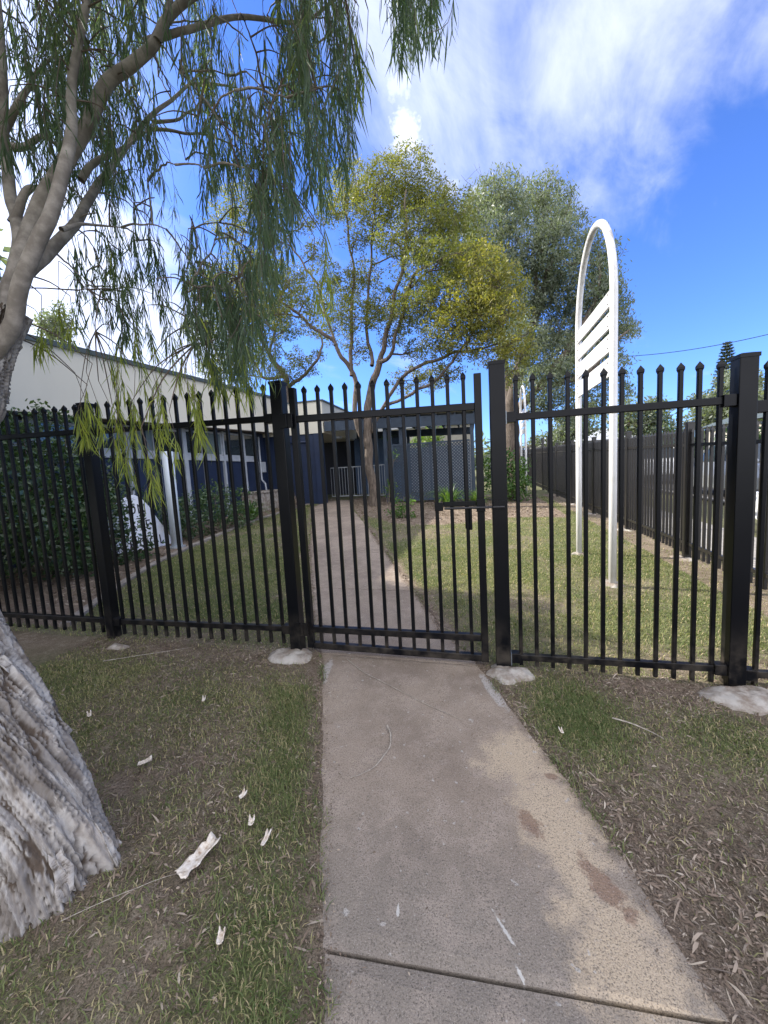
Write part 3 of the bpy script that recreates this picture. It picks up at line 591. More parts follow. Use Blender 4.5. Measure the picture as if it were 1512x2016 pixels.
# second block stepping forward beyond it
b2 = tag(empty('entrance_block', (-6, 14, .4)), 'cream parapet block with navy blue walls at the end of the path', 'building'); BO2 = Matrix.Translation((6, -14, -.4))
def B2(name, mb, m_, parent=None, **k):
    o = mb.build(name, m_, parent or b2, **k)
    if parent is None: o.matrix_parent_inverse = BO2
    return o
B2('parapet', MB().box(-9, 13.45, 3.03, -5.23, 24, 4.16), CREAM); B2('parapet_capping', MB().box(-9.05, 13.40, 4.16, -5.17, 24.05, 4.21), ROOF)
B2('wall', MB().box(-9, 13.5, .0, -5.66, 14.4, 3.03), BLUE); B2('corner_column', MB().box(-5.64, 13.44, .35, -5.36, 13.75, 3.028), BLUE, bevel=.01)
B2('porch_wall', MB().box(-9, 17.6, .2, -5.3, 17.8, 3.03), mat('near_black_door', (.006, .008, .015), .5)); B2('pipe_rail', MB().tube([(-6.8, 13.46, 2.75), (-5.9, 13.46, 2.75)], .04, 8), BLUE, smooth=True)  # porch wall in one even near-black blue
B2('boarded_wall', MB().box(-5.28, 17.3, .3, -3.1, 17.45, 3.1), BLUE2)
for x in np.linspace(-5.0, -3.3, 8): B2('cover_batten', MB().box(float(x)-.02, 17.28, .3, float(x)+.02, 17.298, 3.1), BLUE2)
B2('lamp_fitting', MB().box(-5.2, 14.2, 2.86, -4.85, 14.35, 2.94), FRAME)
back = tag(empty('rear_building', (0, 26, .8)), 'pale walled building glimpsed behind the blue lattice', 'building')
for nm, mb, m_ in (('wall', MB().box(-7, 26, .3, 0, 30, 4.3), WALLH), ('roof', MB().box(-7.2, 25.8, 4.3, .2, 30.2, 4.5), ROOFW)):
    o = mb.build(nm, m_, back); o.matrix_parent_inverse = Matrix.Translation((0, -26, -.8))
# covered walkway
pg = tag(empty('covered_walkway', (-2.5, 14, .4)), 'dark blue flat roofed walkway on square posts beside the path', 'walkway')
def Pg(name, mb, m_=DBLUE, **k): o = mb.build(name, m_, pg, **k); o.matrix_parent_inverse = Matrix.Translation((2.5, -14, -.4)); return o
Pg('front_beam', MB().bar((-5.16, 13.42, 3.24), (.14, 13.42, 3.08), .08, .34)); Pg('roof_sheet', MB().add([(-5.16, 13.3, 3.56), (.3, 13.3, 3.40), (.3, 18, 3.44), (-5.16, 18, 3.60), (-5.16, 13.3, 3.52), (.3, 13.3, 3.36), (.3, 18, 3.40), (-5.16, 18, 3.56)], [(0, 1, 2, 3), (7, 6, 5, 4), (0, 4, 5, 1), (1, 5, 6, 2), (2, 6, 7, 3), (3, 7, 4, 0)]))
for x in np.linspace(-4.9, .1, 9): Pg('rafter', MB().bar((float(x), 13.47, 3.43-.03*(x+5.1)), (float(x), 17.9, 3.46-.03*(x+5.1)), .06, .15))
Pg('rear_beam', MB().bar((-5.1, 17.2, 3.2), (.1, 17.2, 3.05), .08, .3))
for x, y in ((-2.98, 13.55), (-2.42, 13.6), (.02, 13.5), (.02, 17), (-2.7, 17)): Pg('post', MB().box(x-.06, y-.06, .3, x+.06, y+.06, 3.08-.03*x if y < 15 else 3.0), bevel=.004)
lat = tag(empty('lattice_screen', (-1.4, 13.4, .4)), 'navy diagonal lattice screen under the covered walkway', 'screen')
mb = MB(); x0, x1, z0, z1 = -2.66, -.06, .5, 2.36; st = .105
def clipseg(c, s_):
    pts = []
    for x in (x0, x1):
        z = s_*x+c
        if z0 <= z <= z1: pts.append((x, z))
    for z in (z0, z1):
        x = (z-c)*s_
        if x0 < x < x1: pts.append((x, z))
    return pts[:2] if len(pts) >= 2 else None
for s_, yo in ((1, 0), (-1, .009)):
    for c in np.arange(-8, 9, st):
        q = clipseg(c, s_)
        if q: mb.bar((q[0][0], 13.36+yo, q[0][1]), (q[1][0], 13.36+yo, q[1][1]), .006, .036, up=(0, 1, 0)) if False else mb.bar((q[0][0], 13.36+yo, q[0][1]), (q[1][0], 13.36+yo, q[1][1]), .036, .008, up=(0, 1, 0))
o = mb.build('lattice_laths', DBLUE, lat, kind='stuff'); o.matrix_parent_inverse = Matrix.Translation((1.4, -13.4, -.4))
for nm, mb in (('frame_rail', MB().box(x0, 13.33, z1, x1, 13.39, z1+.06)), ('frame_rail', MB().box(x0, 13.33, z0-.06, x1, 13.39, z0)), ('frame_stile', MB().box(x0-.06, 13.33, .4, x0, 13.39, z1+.06)), ('frame_stile', MB().box(-1.42, 13.375, z0, -1.36, 13.41, z1))):
    o = mb.build(nm, DBLUE, lat); o.matrix_parent_inverse = Matrix.Translation((1.4, -13.4, -.4))
bk = MB().box(-2.9, 17.6, .3, -.05, 17.7, 2.5).build('paling_fence', noisy('grey_palings', (.22, .23, .24), (.34, .35, .35), 8)); tag(bk, 'dark grey solid paling fence behind the lattice screen', 'fence')
rg = tag(empty('pedestrian_rail', (-5, 14.8, .45)), 'low galvanised bar railing and gate at the end of the path', 'railing')
def Rg(name, mb, **k): o = mb.build(name, STEEL, rg, **k); o.matrix_parent_inverse = Matrix.Translation((5, -14.8, -.45)); return o
for a, b_ in (((-5.55, 14.76), (-4.5, 14.78)), ((-4.5, 14.78), (-2.9, 14.1))):
    for z in (.62, 1.76): Rg('rail', MB().bar((*a, z), (*b_, z), .035, .035))
    L = math.dist(a, b_); n = int(L/.11)
    for i in range(n+1): t = i/n; x, y = a[0]+(b_[0]-a[0])*t, a[1]+(b_[1]-a[1])*t; Rg('baluster', MB().tube([(x, y, .62), (x, y, 1.76)], .009, 5))
# round white post, leaning sign, garden edging
bo_ = tag(empty('round_post', (-5.67, 6.36, .22)), 'round pale grey pole standing in the garden bed before the windows', 'post')
MB().tube([(-0, 0, -.1), (0, 0, 1.86)], .10, 24).build('pole', mat('pale_grey_pole', (.50, .56, .62), .4), bo_, True); MB().tube([(0, 0, -.02), (0, 0, .03)], .15, 20).build('base_plate', STEEL, bo_)
sg = tag(empty('leaning_sign', (-6.2, 6.2, .2), 0), 'white board with black lettering leaning against the hedge', 'sign')
def sgp(v_, z, off=0.): return (off-.0+.12*(z-.2)*-1, v_-6.2, z-.2)
poly = [(5.25, .30), (6.80, .20), (6.86, .26), (6.41, 1.06), (6.28, 1.22), (6.13, 1.30), (5.86, 1.24), (5.60, 1.10), (5.35, .80)]
V = [sgp(a, b_, 0) for a, b_ in poly]+[sgp(a, b_, .02) for a, b_ in poly]; n = len(poly)
MB().add(V, [tuple(range(n)), tuple(range(2*n-1, n-1, -1))]+[(i, n+i, n+(i+1) % n, (i+1) % n) for i in range(n)]).build('board', BOARD, sg)
for txt, y, z, size in (('TION', 5.62, .94, .27), ('ATE', 5.86, .62, .27), ('SCHOOL', 5.45, .30, .27)):
    cu = bpy.data.curves.new('lettering', 'FONT'); cu.body = txt; cu.size = size; cu.extrude = .002; cu.space_character = 1.12; cu.materials.append(INK)
    o = bpy.data.objects.new('lettering', bpy.data.meshes.new_from_object(bpy.data.objects.new('lettering', cu))); COL.objects.link(o); o.parent = sg; o.location = sgp(y, z, .024)
    o.rotation_euler = Matrix(((0, -.119, .993), (1, 0, 0), (0, .993, .119))).to_euler(); o.rotation_euler.rotate_axis('Z', -.02)
EDGM = noisy('weathered_edging', (.14, .12, .10), (.26, .23, .20), 6, .95)
eg = tag(empty('garden_edging'), 'concrete garden edging curving along the left lawn', 'edging')
ep = spline(np.array([(x, y, 0) for x, y in EDG]), 26)
for a, b_ in zip(ep[:-1], ep[1:]):
    d = (b_-a)*.985; MB().bar((a[0], a[1], float(gz(a[0], a[1]))+.0), (a[0]+d[0], a[1]+d[1], float(gz(*(a+d)[:2]))+.0), .10, .09).build('edging_block', EDGM, eg, bevel=.006)

# ------------------------------------------------------------------ trees
def leaf_cloud(name, C_, Rr, cnt, size, matl, parent, tone, kind='stuff', droop=.0, asp=.45, shell=.55):
    """diamond leaves spread through ellipsoid clumps"""
    Ps, rn = [], []
    for c, r, n, t in zip(C_, Rr, cnt, tone):
        n = int(n); d = rng.normal(size=(n, 3)); d /= np.linalg.norm(d, axis=1)[:, None]
        rad = rng.uniform(0, 1, n)**(1/3); rad = shell+(1-shell)*rad if shell > .6 else rad**.7
        p = c+d*rad[:, None]*r*(.75+.5*vnoise(d, 2.2, int(n) % 97))[:, None]
        # break the clump into sprigs
        keep = vnoise(p, 2.6/np.mean(r)*.9, 5) > .33; p = p[keep]; ns = max(4, len(p)//11); sp_ = p[:ns]; ix = rng.integers(0, ns, len(p)); far = rng.uniform(0, 1, len(p)) < .12
        off = rng.normal(0, 1, (len(p), 3))*size*np.array([1.7, 1.7, 1.3]); p = np.where(far[:, None], p, sp_[ix]+off)
        st = rng.normal(0, .14, ns); Ps.append(p); rn.append(np.clip(t+st[ix]+rng.normal(0, .09, len(p)), 0, 1))
    P = np.concatenate(Ps); rn = np.concatenate(rn); n = len(P)
    a = rng.normal(size=(n, 3)); a[:, 2] -= droop*2; a /= np.linalg.norm(a, axis=1)[:, None]; b_ = np.cross(a, rng.normal(size=(n, 3))); b_ /= np.linalg.norm(b_, axis=1)[:, None]
    s_ = (size*rng.uniform(.6, 1.4, n))[:, None]
    V = np.stack([P-a*s_, P+b_*s_*asp, P+a*s_, P-b_*s_*asp], 1).reshape(-1, 3); Q = np.arange(n*4).reshape(-1, 4)
    return link(name, np_mesh(name, V, Q, attr={'rnd': np.repeat(rn, 4)}), matl, parent, kind=kind)
def wiggle(a, b_, n, amp, seed):
    t = np.linspace(0, 1, n)[:, None]; P = a*(1-t)+b_*t
    off = np.stack([fbm(np.stack([t[:, 0]*2.3+seed, t[:, 0]*0+i*7.7, t[:, 0]*0], 1), 1.3, 3)-.5 for i in range(3)], 1)
    return P+off*amp*np.sin(t*math.pi*.9)*2*np.linalg.norm(b_-a)
def make_tree(name, label, group, limbs, clumps, leafm, barkm, size, dens, tone, twigr=.012, droop=0, asp=.45, twigs=7, trunk_n=10, rs=1., cs=1.):
    """limbs: list of (points, radii); clumps: (centre, radius)"""
    base = limbs[0][0][0]; t = tag(empty(name, tuple(base)), label, 'tree', group); inv = Matrix.Translation(-Vector(base))
    tb = Tubes(); allp = []
    for pts, r in limbs:
        P = spline(pts, max(8, len(pts)*6)); P[3:] += (np.stack([fbm(P[3:]+s_, 1.6, 3) for s_ in (0, 9, 18)], 1)-.5)*.35*rs; rr = rs* np.interp(np.linspace(0, 1, len(P)), np.linspace(0, 1, len(r)), r)
        P[1:-1] += (vnoise(P[1:-1], 1.3, 3)-.5)[:, None]*.12; tb.add(P, rr, trunk_n); allp.append(np.c_[P, rr])
    o = tb.build('trunk', barkm, t); o.matrix_parent_inverse = inv
    A = np.concatenate(allp); A = A[A[:, 2] > min(base[2]+1.2, A[:, 2].max()-.3)]; br = Tubes(); C_, Rr, cn, tn = [], [], [], []
    order = sorted(clumps, key=lambda c: min(np.linalg.norm(A[:, :3]-np.array(c[0]), axis=1)))
    for i, (c, r, *tt) in enumerate(order):
        c = np.array(c, float); d = np.linalg.norm(A[:, :3]-c, axis=1)+np.maximum(0, A[:, 2]-c[2]+.4*r)*1.5; j = int(np.argmin(d)); a0 = A[j, :3]
        P = wiggle(a0, c, 10, .16, i*3.1); rr = np.linspace(min(A[j, 3]*.75, .02+.014*d[j]), twigr, 10); br.add(P, rr, 6); A = np.concatenate([A, np.c_[P, rr][3:]])
        for q in range(twigs):
            s_ = P[rng.integers(4, 10)]; e = c+rng.normal(0, .55, 3)*r*np.array([1, 1, .8])+np.array([0, 0, .15*r]); W_ = wiggle(s_, e, 6, .2, i*7+q*1.7); br.add(W_, np.linspace(twigr*.8, twigr*.25, 6), 3)
            for q2 in range(2): s2 = W_[rng.integers(2, 5)]; br.add(wiggle(s2, s2+rng.normal(0, .35, 3)*r, 4, .2, i+q2), np.linspace(twigr*.4, twigr*.15, 4), 3)
        C_.append(c); Rr.append(np.array([r, r, r*.75])*cs); cn.append(dens*r*r*r**.3); tn.append(tt[0] if tt else tone+rng.normal(0, .10))
    o = br.build('branches', barkm, t, 'stuff'); o.matrix_parent_inverse = inv
    o = leaf_cloud('foliage', C_, Rr, cn, size, leafm, t, tn, droop=droop, asp=asp); o.matrix_parent_inverse = inv
    return t
def A_(px, py, Y): return tuple(at(px, py, Y))
# the wattle-like tree by the path
Yt = 12.55
limbs = [([(-3.25, Yt, .2), A_(730, 900, Yt), A_(728, 830, Yt), A_(729, 780, Yt), A_(745, 715, Yt)], [.25, .19, .18, .17, .13]),
 ([A_(722, 880, Yt), A_(703, 820, Yt), A_(692, 740, Yt), A_(660, 680, Yt-.3), A_(600, 630, Yt-.6), A_(540, 590, Yt-.8), A_(480, 545, Yt-1)], [.12, .11, .10, .08, .06, .045, .025]),
 ([A_(692, 740, Yt), A_(690, 640, Yt+.3), A_(695, 540, Yt+.5), A_(680, 440, Yt+.4), A_(670, 370, Yt+.2)], [.09, .075, .055, .04, .02]),
 ([A_(660, 680, Yt-.3), A_(620, 560, Yt+.2), A_(580, 490, Yt+.5), A_(540, 430, Yt+.5), A_(525, 390, Yt+.5)], [.06, .05, .04, .03, .015]),
 ([A_(732, 720, Yt), A_(722, 650, Yt+.4), A_(725, 560, Yt+.6), A_(735, 450, Yt+.5), A_(745, 360, Yt+.2)], [.09, .07, .055, .04, .02]),
 ([A_(745, 715, Yt), A_(765, 640, Yt-.2), A_(780, 560, Yt-.4), A_(800, 450, Yt-.6), A_(800, 370, Yt-.6)], [.12, .09, .07, .045, .02]),
 ([A_(745, 715, Yt), A_(775, 690, Yt-.5), A_(805, 560, Yt-1), A_(850, 520, Yt-1.3), A_(905, 500, Yt-1.5)], [.10, .07, .06, .045, .02]),
 ([A_(735, 850, Yt), A_(755, 800, Yt-.3), A_(800, 735, Yt-.6), A_(870, 700, Yt-1), A_(930, 690, Yt-1.3), A_(985, 680, Yt-1.6)], [.09, .085, .07, .06, .045, .025]),
 ([A_(755, 800, Yt-.3), A_(840, 760, Yt-.8), A_(890, 715, Yt-1.2), A_(940, 640, Yt-1.6), A_(970, 590, Yt-1.8)], [.07, .06, .05, .035, .02]),
 ([A_(790, 590, Yt-.4), A_(830, 545, Yt-.8), A_(870, 530, Yt-1)], [.05, .04, .02])]
cl_ = []
for px, py, dy, r, *tt in [(800, 345, 0, .75, .55), (760, 350, .5, .7, .6), (700, 365, .3, .75, .62), (680, 400, 0, .6, .6), (735, 395, -.5, .6, .5), (790, 400, .5, .7, .5), (850, 380, .2, .6, .6), (870, 420, 0, .75, .5), (900, 440, .6, .6, .45),
    (840, 460, -.4, .8, .4), (890, 490, 0, .9, .35), (850, 530, -.8, .9, .35), (910, 530, .5, .7, .35), (800, 500, .8, .7, .4), (770, 470, -.8, .5, .45), (700, 470, 0, .4, .5), (720, 540, .8, .55, .45), (640, 545, 0, .5, .5), (660, 600, .6, .6, .45),
    (700, 620, -.3, .6, .4), (660, 650, .4, .55, .4), (760, 600, .6, .6, .45), (800, 620, -.6, .6, .45), (840, 600, -1, .75, .5), (880, 580, -1, .7, .45), (930, 510, -1.4, .5, .75), (960, 530, -1.6, .6, .85), (985, 560, -1.6, .6, .85),
    (900, 600, -1.4, .7, .8), (940, 610, -1.6, .7, .85), (990, 620, -1.8, .6, .9), (960, 580, -1.2, .5, .8), (890, 640, -1.4, .65, .75), (860, 680, -1.2, .55, .6), (920, 670, -1.4, .6, .8), (970, 690, -1.7, .5, .9), (1010, 675, -1.8, .45, .92), (1030, 700, -1.8, .3, .92),
    (950, 640, -1.2, .5, .8), (880, 735, -.8, .4, .7), (820, 690, .3, .4, .5), (800, 750, .6, .5, .8), (850, 745, 1, .5, .8), (1000, 745, -1.7, .25, .9), (600, 590, -.6, .45, .5), (570, 550, -.6, .5, .5), (520, 540, -.8, .5, .55), (600, 440, .4, .35, .5), (560, 400, .5, .4, .5), (525, 395, .4, .4, .55),
    (540, 470, .3, .5, .55), (480, 400, .2, .7, .6), (450, 440, 0, .6, .55), (620, 500, .5, .4, .5), (690, 560, .3, .5, .45), (740, 620, .2, .45, .5), (650, 420, .4, .4, .55), (770, 660, .4, .45, .5), (540, 620, -.8, .5, .4), (610, 640, -.4, .4, .4), (705, 690, .2, .4, .5), (830, 420, .3, .6, .45), (740, 450, .3, .5, .5), (480, 520, -.8, .6, .5), (440, 560, -1, .6, .5), (500, 600, -.8, .6, .45)]:
    cl_.append((at(px, py, Yt+dy), r, *[.5+(t-.5)*.6 for t in tt]))
make_tree('wattle_tree', 'many limbed tree with yellow green crown beside the path end', None, limbs, cl_, WATTLE, TRUNK, .042, 6800, .5, .013, asp=.35, rs=.74, cs=1.18, twigs=10)
# smaller tree behind the classroom roof
Y2 = 17.
limbs = [([A_(572, 900, Y2), A_(566, 760, Y2), A_(560, 740, Y2), A_(530, 700, Y2), A_(510, 640, Y2), A_(520, 560, Y2)], [.2, .17, .15, .11, .08, .03]), ([A_(566, 765, Y2), A_(590, 745, Y2), A_(620, 720, Y2), A_(635, 680, Y2), A_(625, 650, Y2)], [.13, .10, .08, .06, .03]), ([A_(560, 740, Y2), A_(520, 745, Y2), A_(500, 715, Y2), A_(470, 700, Y2)], [.1, .08, .06, .03]), ([A_(530, 700, Y2), A_(545, 620, Y2+.4), A_(560, 560, Y2+.4)], [.08, .05, .02])]
cl_ = [(at(px, py, Y2+dy), r) for px, py, dy, r in [(500, 600, 0, .9), (530, 640, .5, .8), (470, 640, 0, .9), (520, 690, -.5, .7), (545, 600, .4, .8), (560, 650, 0, .6), (500, 545, 0, .8), (540, 535, .3, .7), (575, 575, 0, .6), (450, 700, 0, .8), (470, 740, 0, .6), (585, 705, .3, .5), (600, 725, 0, .5), (570, 740, -.3, .5), (625, 700, .2, .35), (490, 710, .4, .6), (420, 730, 0, .7), (400, 560, 0, .8), (430, 620, 0, .8), (545, 730, 0, .5), (395, 650, .5, .8)]]
make_tree('small_gum_tree', 'slender olive green tree rising behind the classroom roof', None, limbs, cl_, WATTLE, TRUNK, .055, 3600, .25, .016, asp=.35, rs=.8, cs=1.15, twigs=9)
# tall gum behind
Y3 = 22.
limbs = [([A_(1012, 940, Y3), A_(1008, 860, Y3), A_(1006, 800, Y3), A_(1030, 700, Y3), A_(1060, 600, Y3), A_(1090, 500, Y3)], [.55, .42, .36, .26, .18, .1]), ([A_(1006, 800, Y3), A_(990, 700, Y3+.5), A_(975, 560, Y3+.5), A_(985, 450, Y3+.3), A_(990, 400, Y3)], [.3, .22, .15, .1, .04]), ([A_(1008, 820, Y3), A_(1060, 760, Y3-1), A_(1120, 690, Y3-1.5), A_(1170, 600, Y3-1.8), A_(1180, 520, Y3-1.8)], [.24, .18, .14, .09, .04]),
 ([A_(1060, 760, Y3-1), A_(1150, 740, Y3-2), A_(1200, 680, Y3-2.5), A_(1235, 650, Y3-2.5)], [.13, .10, .06, .03]), ([A_(1060, 600, Y3), A_(1050, 500, Y3-.5), A_(1070, 420, Y3-.5)], [.14, .09, .04]), ([A_(975, 560, Y3+.5), A_(945, 480, Y3), A_(935, 420, Y3)], [.12, .07, .03])]
cl_ = []
for px, py, r in [(985, 385, 1.2), (950, 400, 1.1), (930, 430, 1.1), (1000, 420, 1.2), (960, 460, 1.3), (940, 500, 1.2), (1000, 480, 1.), (1065, 385, 1.1), (1090, 400, 1.1), (1045, 410, .9), (1080, 440, 1.1), (1100, 470, 1.1), (1120, 440, .8), (1060, 490, 1.1), (1030, 520, 1.2), (1090, 530, 1.3), (980, 540, 1.2), (1120, 520, .9), (1050, 570, 1.4), (1100, 580, 1.3), (1010, 600, 1.3), (1060, 640, 1.5), (1110, 640, 1.4), (1020, 670, 1.3), (1080, 700, 1.4), (1130, 690, 1.2), (1160, 480, .8), (1180, 500, .9), (1185, 540, .9), (1160, 560, 1.1), (1185, 590, 1.1), (1150, 620, 1.2), (1195, 640, 1.1), (1170, 680, 1.2), (1215, 650, .8), (1240, 655, .5), (1225, 610, .5), (1205, 720, .9), (1160, 740, 1.1), (1110, 745, 1.2), (1060, 755, 1.1), (1030, 735, 1.), (1215, 770, .7), (1150, 790, 1.), (1090, 800, 1.), (1050, 805, .7), (1200, 580, .8), (960, 590, 1.1), (1130, 820, .8)]:
    cl_.append((at(px, py, Y3+rng.uniform(-1.8, 1.4)), r))
make_tree('gum_tree', 'tall grey green gum tree behind the white arch', None, limbs, cl_, GUM, TRUNK, .09, 1650, .4, .022, droop=.5, asp=.28)
# small far trees
def small_tree(px, py, Y, rx, rz, label, leafm=GUM, tone=.35, n=9):
    c0 = at(px, py, Y); b_ = np.array([c0[0], c0[1], .85]); c = [(c0+rng.normal(0, .45, 3)*np.array([rx, rx*.7, rz]), min(rx, rz)*rng.uniform(.4, .6)) for _ in range(n)]
    return make_tree('background_tree', label, 'background trees beyond the school fence', [([tuple(b_), tuple((b_+c0)/2+np.array([.15, 0, 0])), tuple(c0)], [.035*Y/10, .03*Y/10, .012*Y/10])], c, leafm, TRUNK, .1+.0014*Y, 420, tone, .02, twigs=4)
small_tree(1255, 825, 30, 2.0, 1.6, 'round leafy dark tree beyond the fence right of the white arch', GUM, .2, 14)
small_tree(1420, 800, 42, 3.6, 2.4, 'broad olive tree in front of the tall pine', GUM, .4, 14)
small_tree(1500, 800, 38, 1.8, 3.0, 'tall grey green tree at the right edge of the photo', GUM, .45, 10)
small_tree(1300, 850, 46, 4.0, 1.3, 'low hedge like tree behind the side fence', HEDGE, .6, 14)
small_tree(110, 640, 24, 1.6, 1.4, 'pale tree showing above the classroom roof under the near branches', GUM, .3, 12)
small_tree(850, 865, 24, 1.4, .9, 'bright green tree seen between the walkway posts', SHRUB, .8, 10)
small_tree(885, 855, 34, 1.8, 1.2, 'dark rounded tree behind the bright one under the walkway roof', GUM, .2, 10)
small_tree(1345, 905, 27, 4.5, 1.0, 'long dark shrub row across the road behind the parked cars', HEDGE, .5, 16)
small_tree(1455, 895, 24, 2.6, 1.5, 'dark bush across the road left of the right frame edge', HEDGE, .5, 12)
small_tree(1110, 840, 44, 3.0, 2.0, 'bushy tree far behind the tall gum trunk', GUM, .3, 12)
# norfolk pine
pb = at(1424, 900, 62); pb[2] = .9; ptop = at(1430, 672, 62)[2]; pn = tag(empty('norfolk_pine', tuple(pb)), 'distant tiered conifer with a pointed top behind the fence corner', 'tree'); tb = Tubes(); tb.add([(0, 0, 0), (0, 0, ptop-pb[2])], [.28, .03], 8); tb.build('trunk', TRUNK, pn)
br = Tubes(); PV = []; H = ptop-pb[2]
for i, z in enumerate(np.linspace(2.0, H-.3, 34)):
    R_ = .25+2.7*(1-z/H)**.75
    for j in range(7):
        th = j/7*6.283+i*.5; e = np.array([math.cos(th)*R_, math.sin(th)*R_, z+.18*R_]); s_ = np.array([0, 0, z]); br.add([s_, (s_+e)/2-np.array([0, 0, .06*R_]), e], [.04, .03, .015], 4)
        for q in range(30): t = rng.uniform(.2, 1); c = s_*(1-t)+e*t; PV.append((c, ))
br.build('branches', TRUNK, pn, 'stuff'); PC = np.array([p[0] for p in PV]); n = len(PC); a = rng.normal(size=(n, 3))*np.array([1, 1, .5]); a[:, 2] += .5; a /= np.linalg.norm(a, axis=1)[:, None]; b_ = np.cross(a, rng.normal(size=(n, 3))); b_ /= np.linalg.norm(b_, axis=1)[:, None]; s_ = .22
link('foliage', np_mesh('foliage', np.stack([PC-a*s_, PC+b_*s_*.3, PC+a*s_, PC-b_*s_*.3], 1).reshape(-1, 3), np.arange(n*4).reshape(-1, 4), attr={'rnd': np.repeat(rng.uniform(0, 1, n), 4)}), PINE, pn, kind='stuff')

# shrubs
def bush(name, label, base, clumps, leafm, size, dens, tone=.4, asp=.5, cat='shrub'):
    t = tag(empty(name, tuple(base)), label, cat); inv = Matrix.Translation(-Vector(base)); st_ = Tubes()
    for c, r in clumps:
        st_.add(wiggle(np.array(base)+rng.normal(0, .08, 3)*np.array([1, 1, 0]), np.array(c), 7, .12, float(rng.uniform(0, 9))), np.linspace(.02, .005, 7), 5)
        for _ in range(6): st_.add(wiggle(np.array(c)-np.array([0, 0, .3*r]), np.array(c)+rng.normal(0, .5, 3)*r, 5, .1, float(rng.uniform(0, 9))), np.linspace(.007, .002, 5), 3)
    o = st_.build('stems', TWIG, t, 'stuff'); o.matrix_parent_inverse = inv
    o = leaf_cloud('foliage', [np.array(c) for c, r in clumps], [np.array([r, r, r*.9]) for c, r in clumps], [dens*r*r for c, r in clumps], size, leafm, t, [tone+rng.normal(0, .1) for _ in clumps], asp=asp); o.matrix_parent_inverse = inv; return t
hc = []
for x, y, z, r in [(-6.4, 4.4, .9, .75), (-6.3, 5.1, .9, .7), (-6.4, 4.0, 1.6, .7), (-6.5, 4.8, 1.7, .65), (-6.2, 5.3, 1.6, .5), (-6.5, 4.5, 2.25, .45), (-6.6, 5.0, 2.2, .42), (-6.0, 4.6, .5, .6), (-5.7, 4.2, .9, .6), (-6.9, 4.2, 2.2, .5), (-5.9, 3.7, 1.3, .65), (-6.5, 3.6, 2.0, .55), (-5.8, 5.4, .45, .42), (-6.5, 5.5, 1.1, .45), (-5.9, 5.0, 1.25, .42), (-6.45, 4.7, 2.7, .16), (-6.35, 5.05, 2.6, .14)]: hc.append(((x, y, z), r))
bush('camellia_hedge', 'big dark glossy leaved hedge filling the left end behind the fence', (-6.3, 4.6, .15), hc, HEDGE, .036, 5200, .45)
bush('boxy_shrub', 'dense dark green shrub behind the round pole', (-5.9, 8.0, .27), [((-6.0, 7.1, .75), .5), ((-6.1, 7.7, .85), .55), ((-6.05, 8.3, .85), .55), ((-5.9, 8.8, .8), .5), ((-6.2, 8.3, 1.15), .4), ((-6.1, 7.4, .45), .5), ((-5.8, 8.4, .5), .45), ((-6.2, 6.9, .8), .4)], HEDGE, .032, 3600, .5)
bush('hedge_shrub', 'dark shrub with small leaves beside the leaning sign', (-6.6, 6.4, .2), [((-6.7, 6.2, .9), .4), ((-6.7, 6.9, .6), .42), ((-6.9, 6.6, 1.2), .35)], HEDGE, .03, 3200, .35)
bush('round_shrub', 'bright green leafy shrub standing before the distant white arch', (1.25, 13.6, .32), [((.65, 13.7, .8), .45), ((.62, 13.7, 1.5), .4), ((.9, 13.7, 1.85), .35), ((.95, 13.6, .8), .5), ((1.3, 13.6, 1.1), .55), ((1.1, 13.8, 1.6), .45), ((1.5, 13.7, 1.5), .4), ((.8, 13.7, 1.3), .4), ((1.5, 13.6, .7), .45), ((1.2, 13.4, .5), .4)], SHRUB, .05, 2400, .35)
bush('small_shrub', 'small fresh green shrub in the mulch bed behind the gate', (-1.85, 9.9, .25), [((-1.85, 9.9, .55), .25), ((-1.7, 9.9, .42), .22), ((-2.0, 9.95, .42), .2), ((-1.62, 9.9, .62), .15)], SHRUB, .035, 4200, .4)
bush('climbing_shrub', 'thin leafy shrub growing against the lattice beside the tree', (-2.8, 12.9, .35), [((-2.75, 12.9, 1.0), .3), ((-2.6, 13., 1.9), .22), ((-2.85, 12.9, .7), .25)], SHRUB, .04, 900, .3)
def strap(name, label, base, n, L, matl, tone, w=.012, spread=1.0, stem=0):
    t = tag(empty(name, tuple(base)), label, 'plant'); V, Q, T, rn = [], [], [], []
    for i in range(n):
        th = rng.uniform(0, 6.283); l = L*rng.uniform(.6, 1.2); sp_ = rng.uniform(.15, 1.)*spread; d = np.array([math.cos(th), math.sin(th), 0]); s_ = np.array([-d[1], d[0], 0])*w*rng.uniform(.7, 1.2); b0 = len(V); b_ = np.array([0, 0, stem])+d*rng.uniform(0, .08)
        for u, ww in ((0, .8), (.33, 1), (.66, .8)):
            c = b_+d*l*sp_*u+np.array([0, 0, l*(u*1.15-u*u*(.35+.75*sp_))]); V += [c-s_*ww, c+s_*ww]
        V.append(b_+d*l*sp_+np.array([0, 0, l*(1.15-(.35+.75*sp_))])); Q += [(b0, b0+1, b0+3, b0+2), (b0+2, b0+3, b0+5, b0+4)]; T.append((b0+4, b0+5, b0+6)); rn += [float(np.clip(rng.normal(tone, .2), 0, 1))]*7
    if stem: MB().tube([(0, 0, -.05), (.03, 0, stem*.5), (0, 0, stem)], [.03, .025, .02], 8).build('stem', TRUNK, t, True)
    link('leaves', np_mesh('leaves', V, Q, T, {'rnd': np.array(rn)}), matl, t, kind='stuff'); return t
GR = lambda x, y: (x, y, float(gz(x, y)))
strap('strap_leaf_clump', 'clump of long green strappy leaves at the end of the left garden bed', GR(-6.1, 9.7), 170, .95, SHRUB, .3)
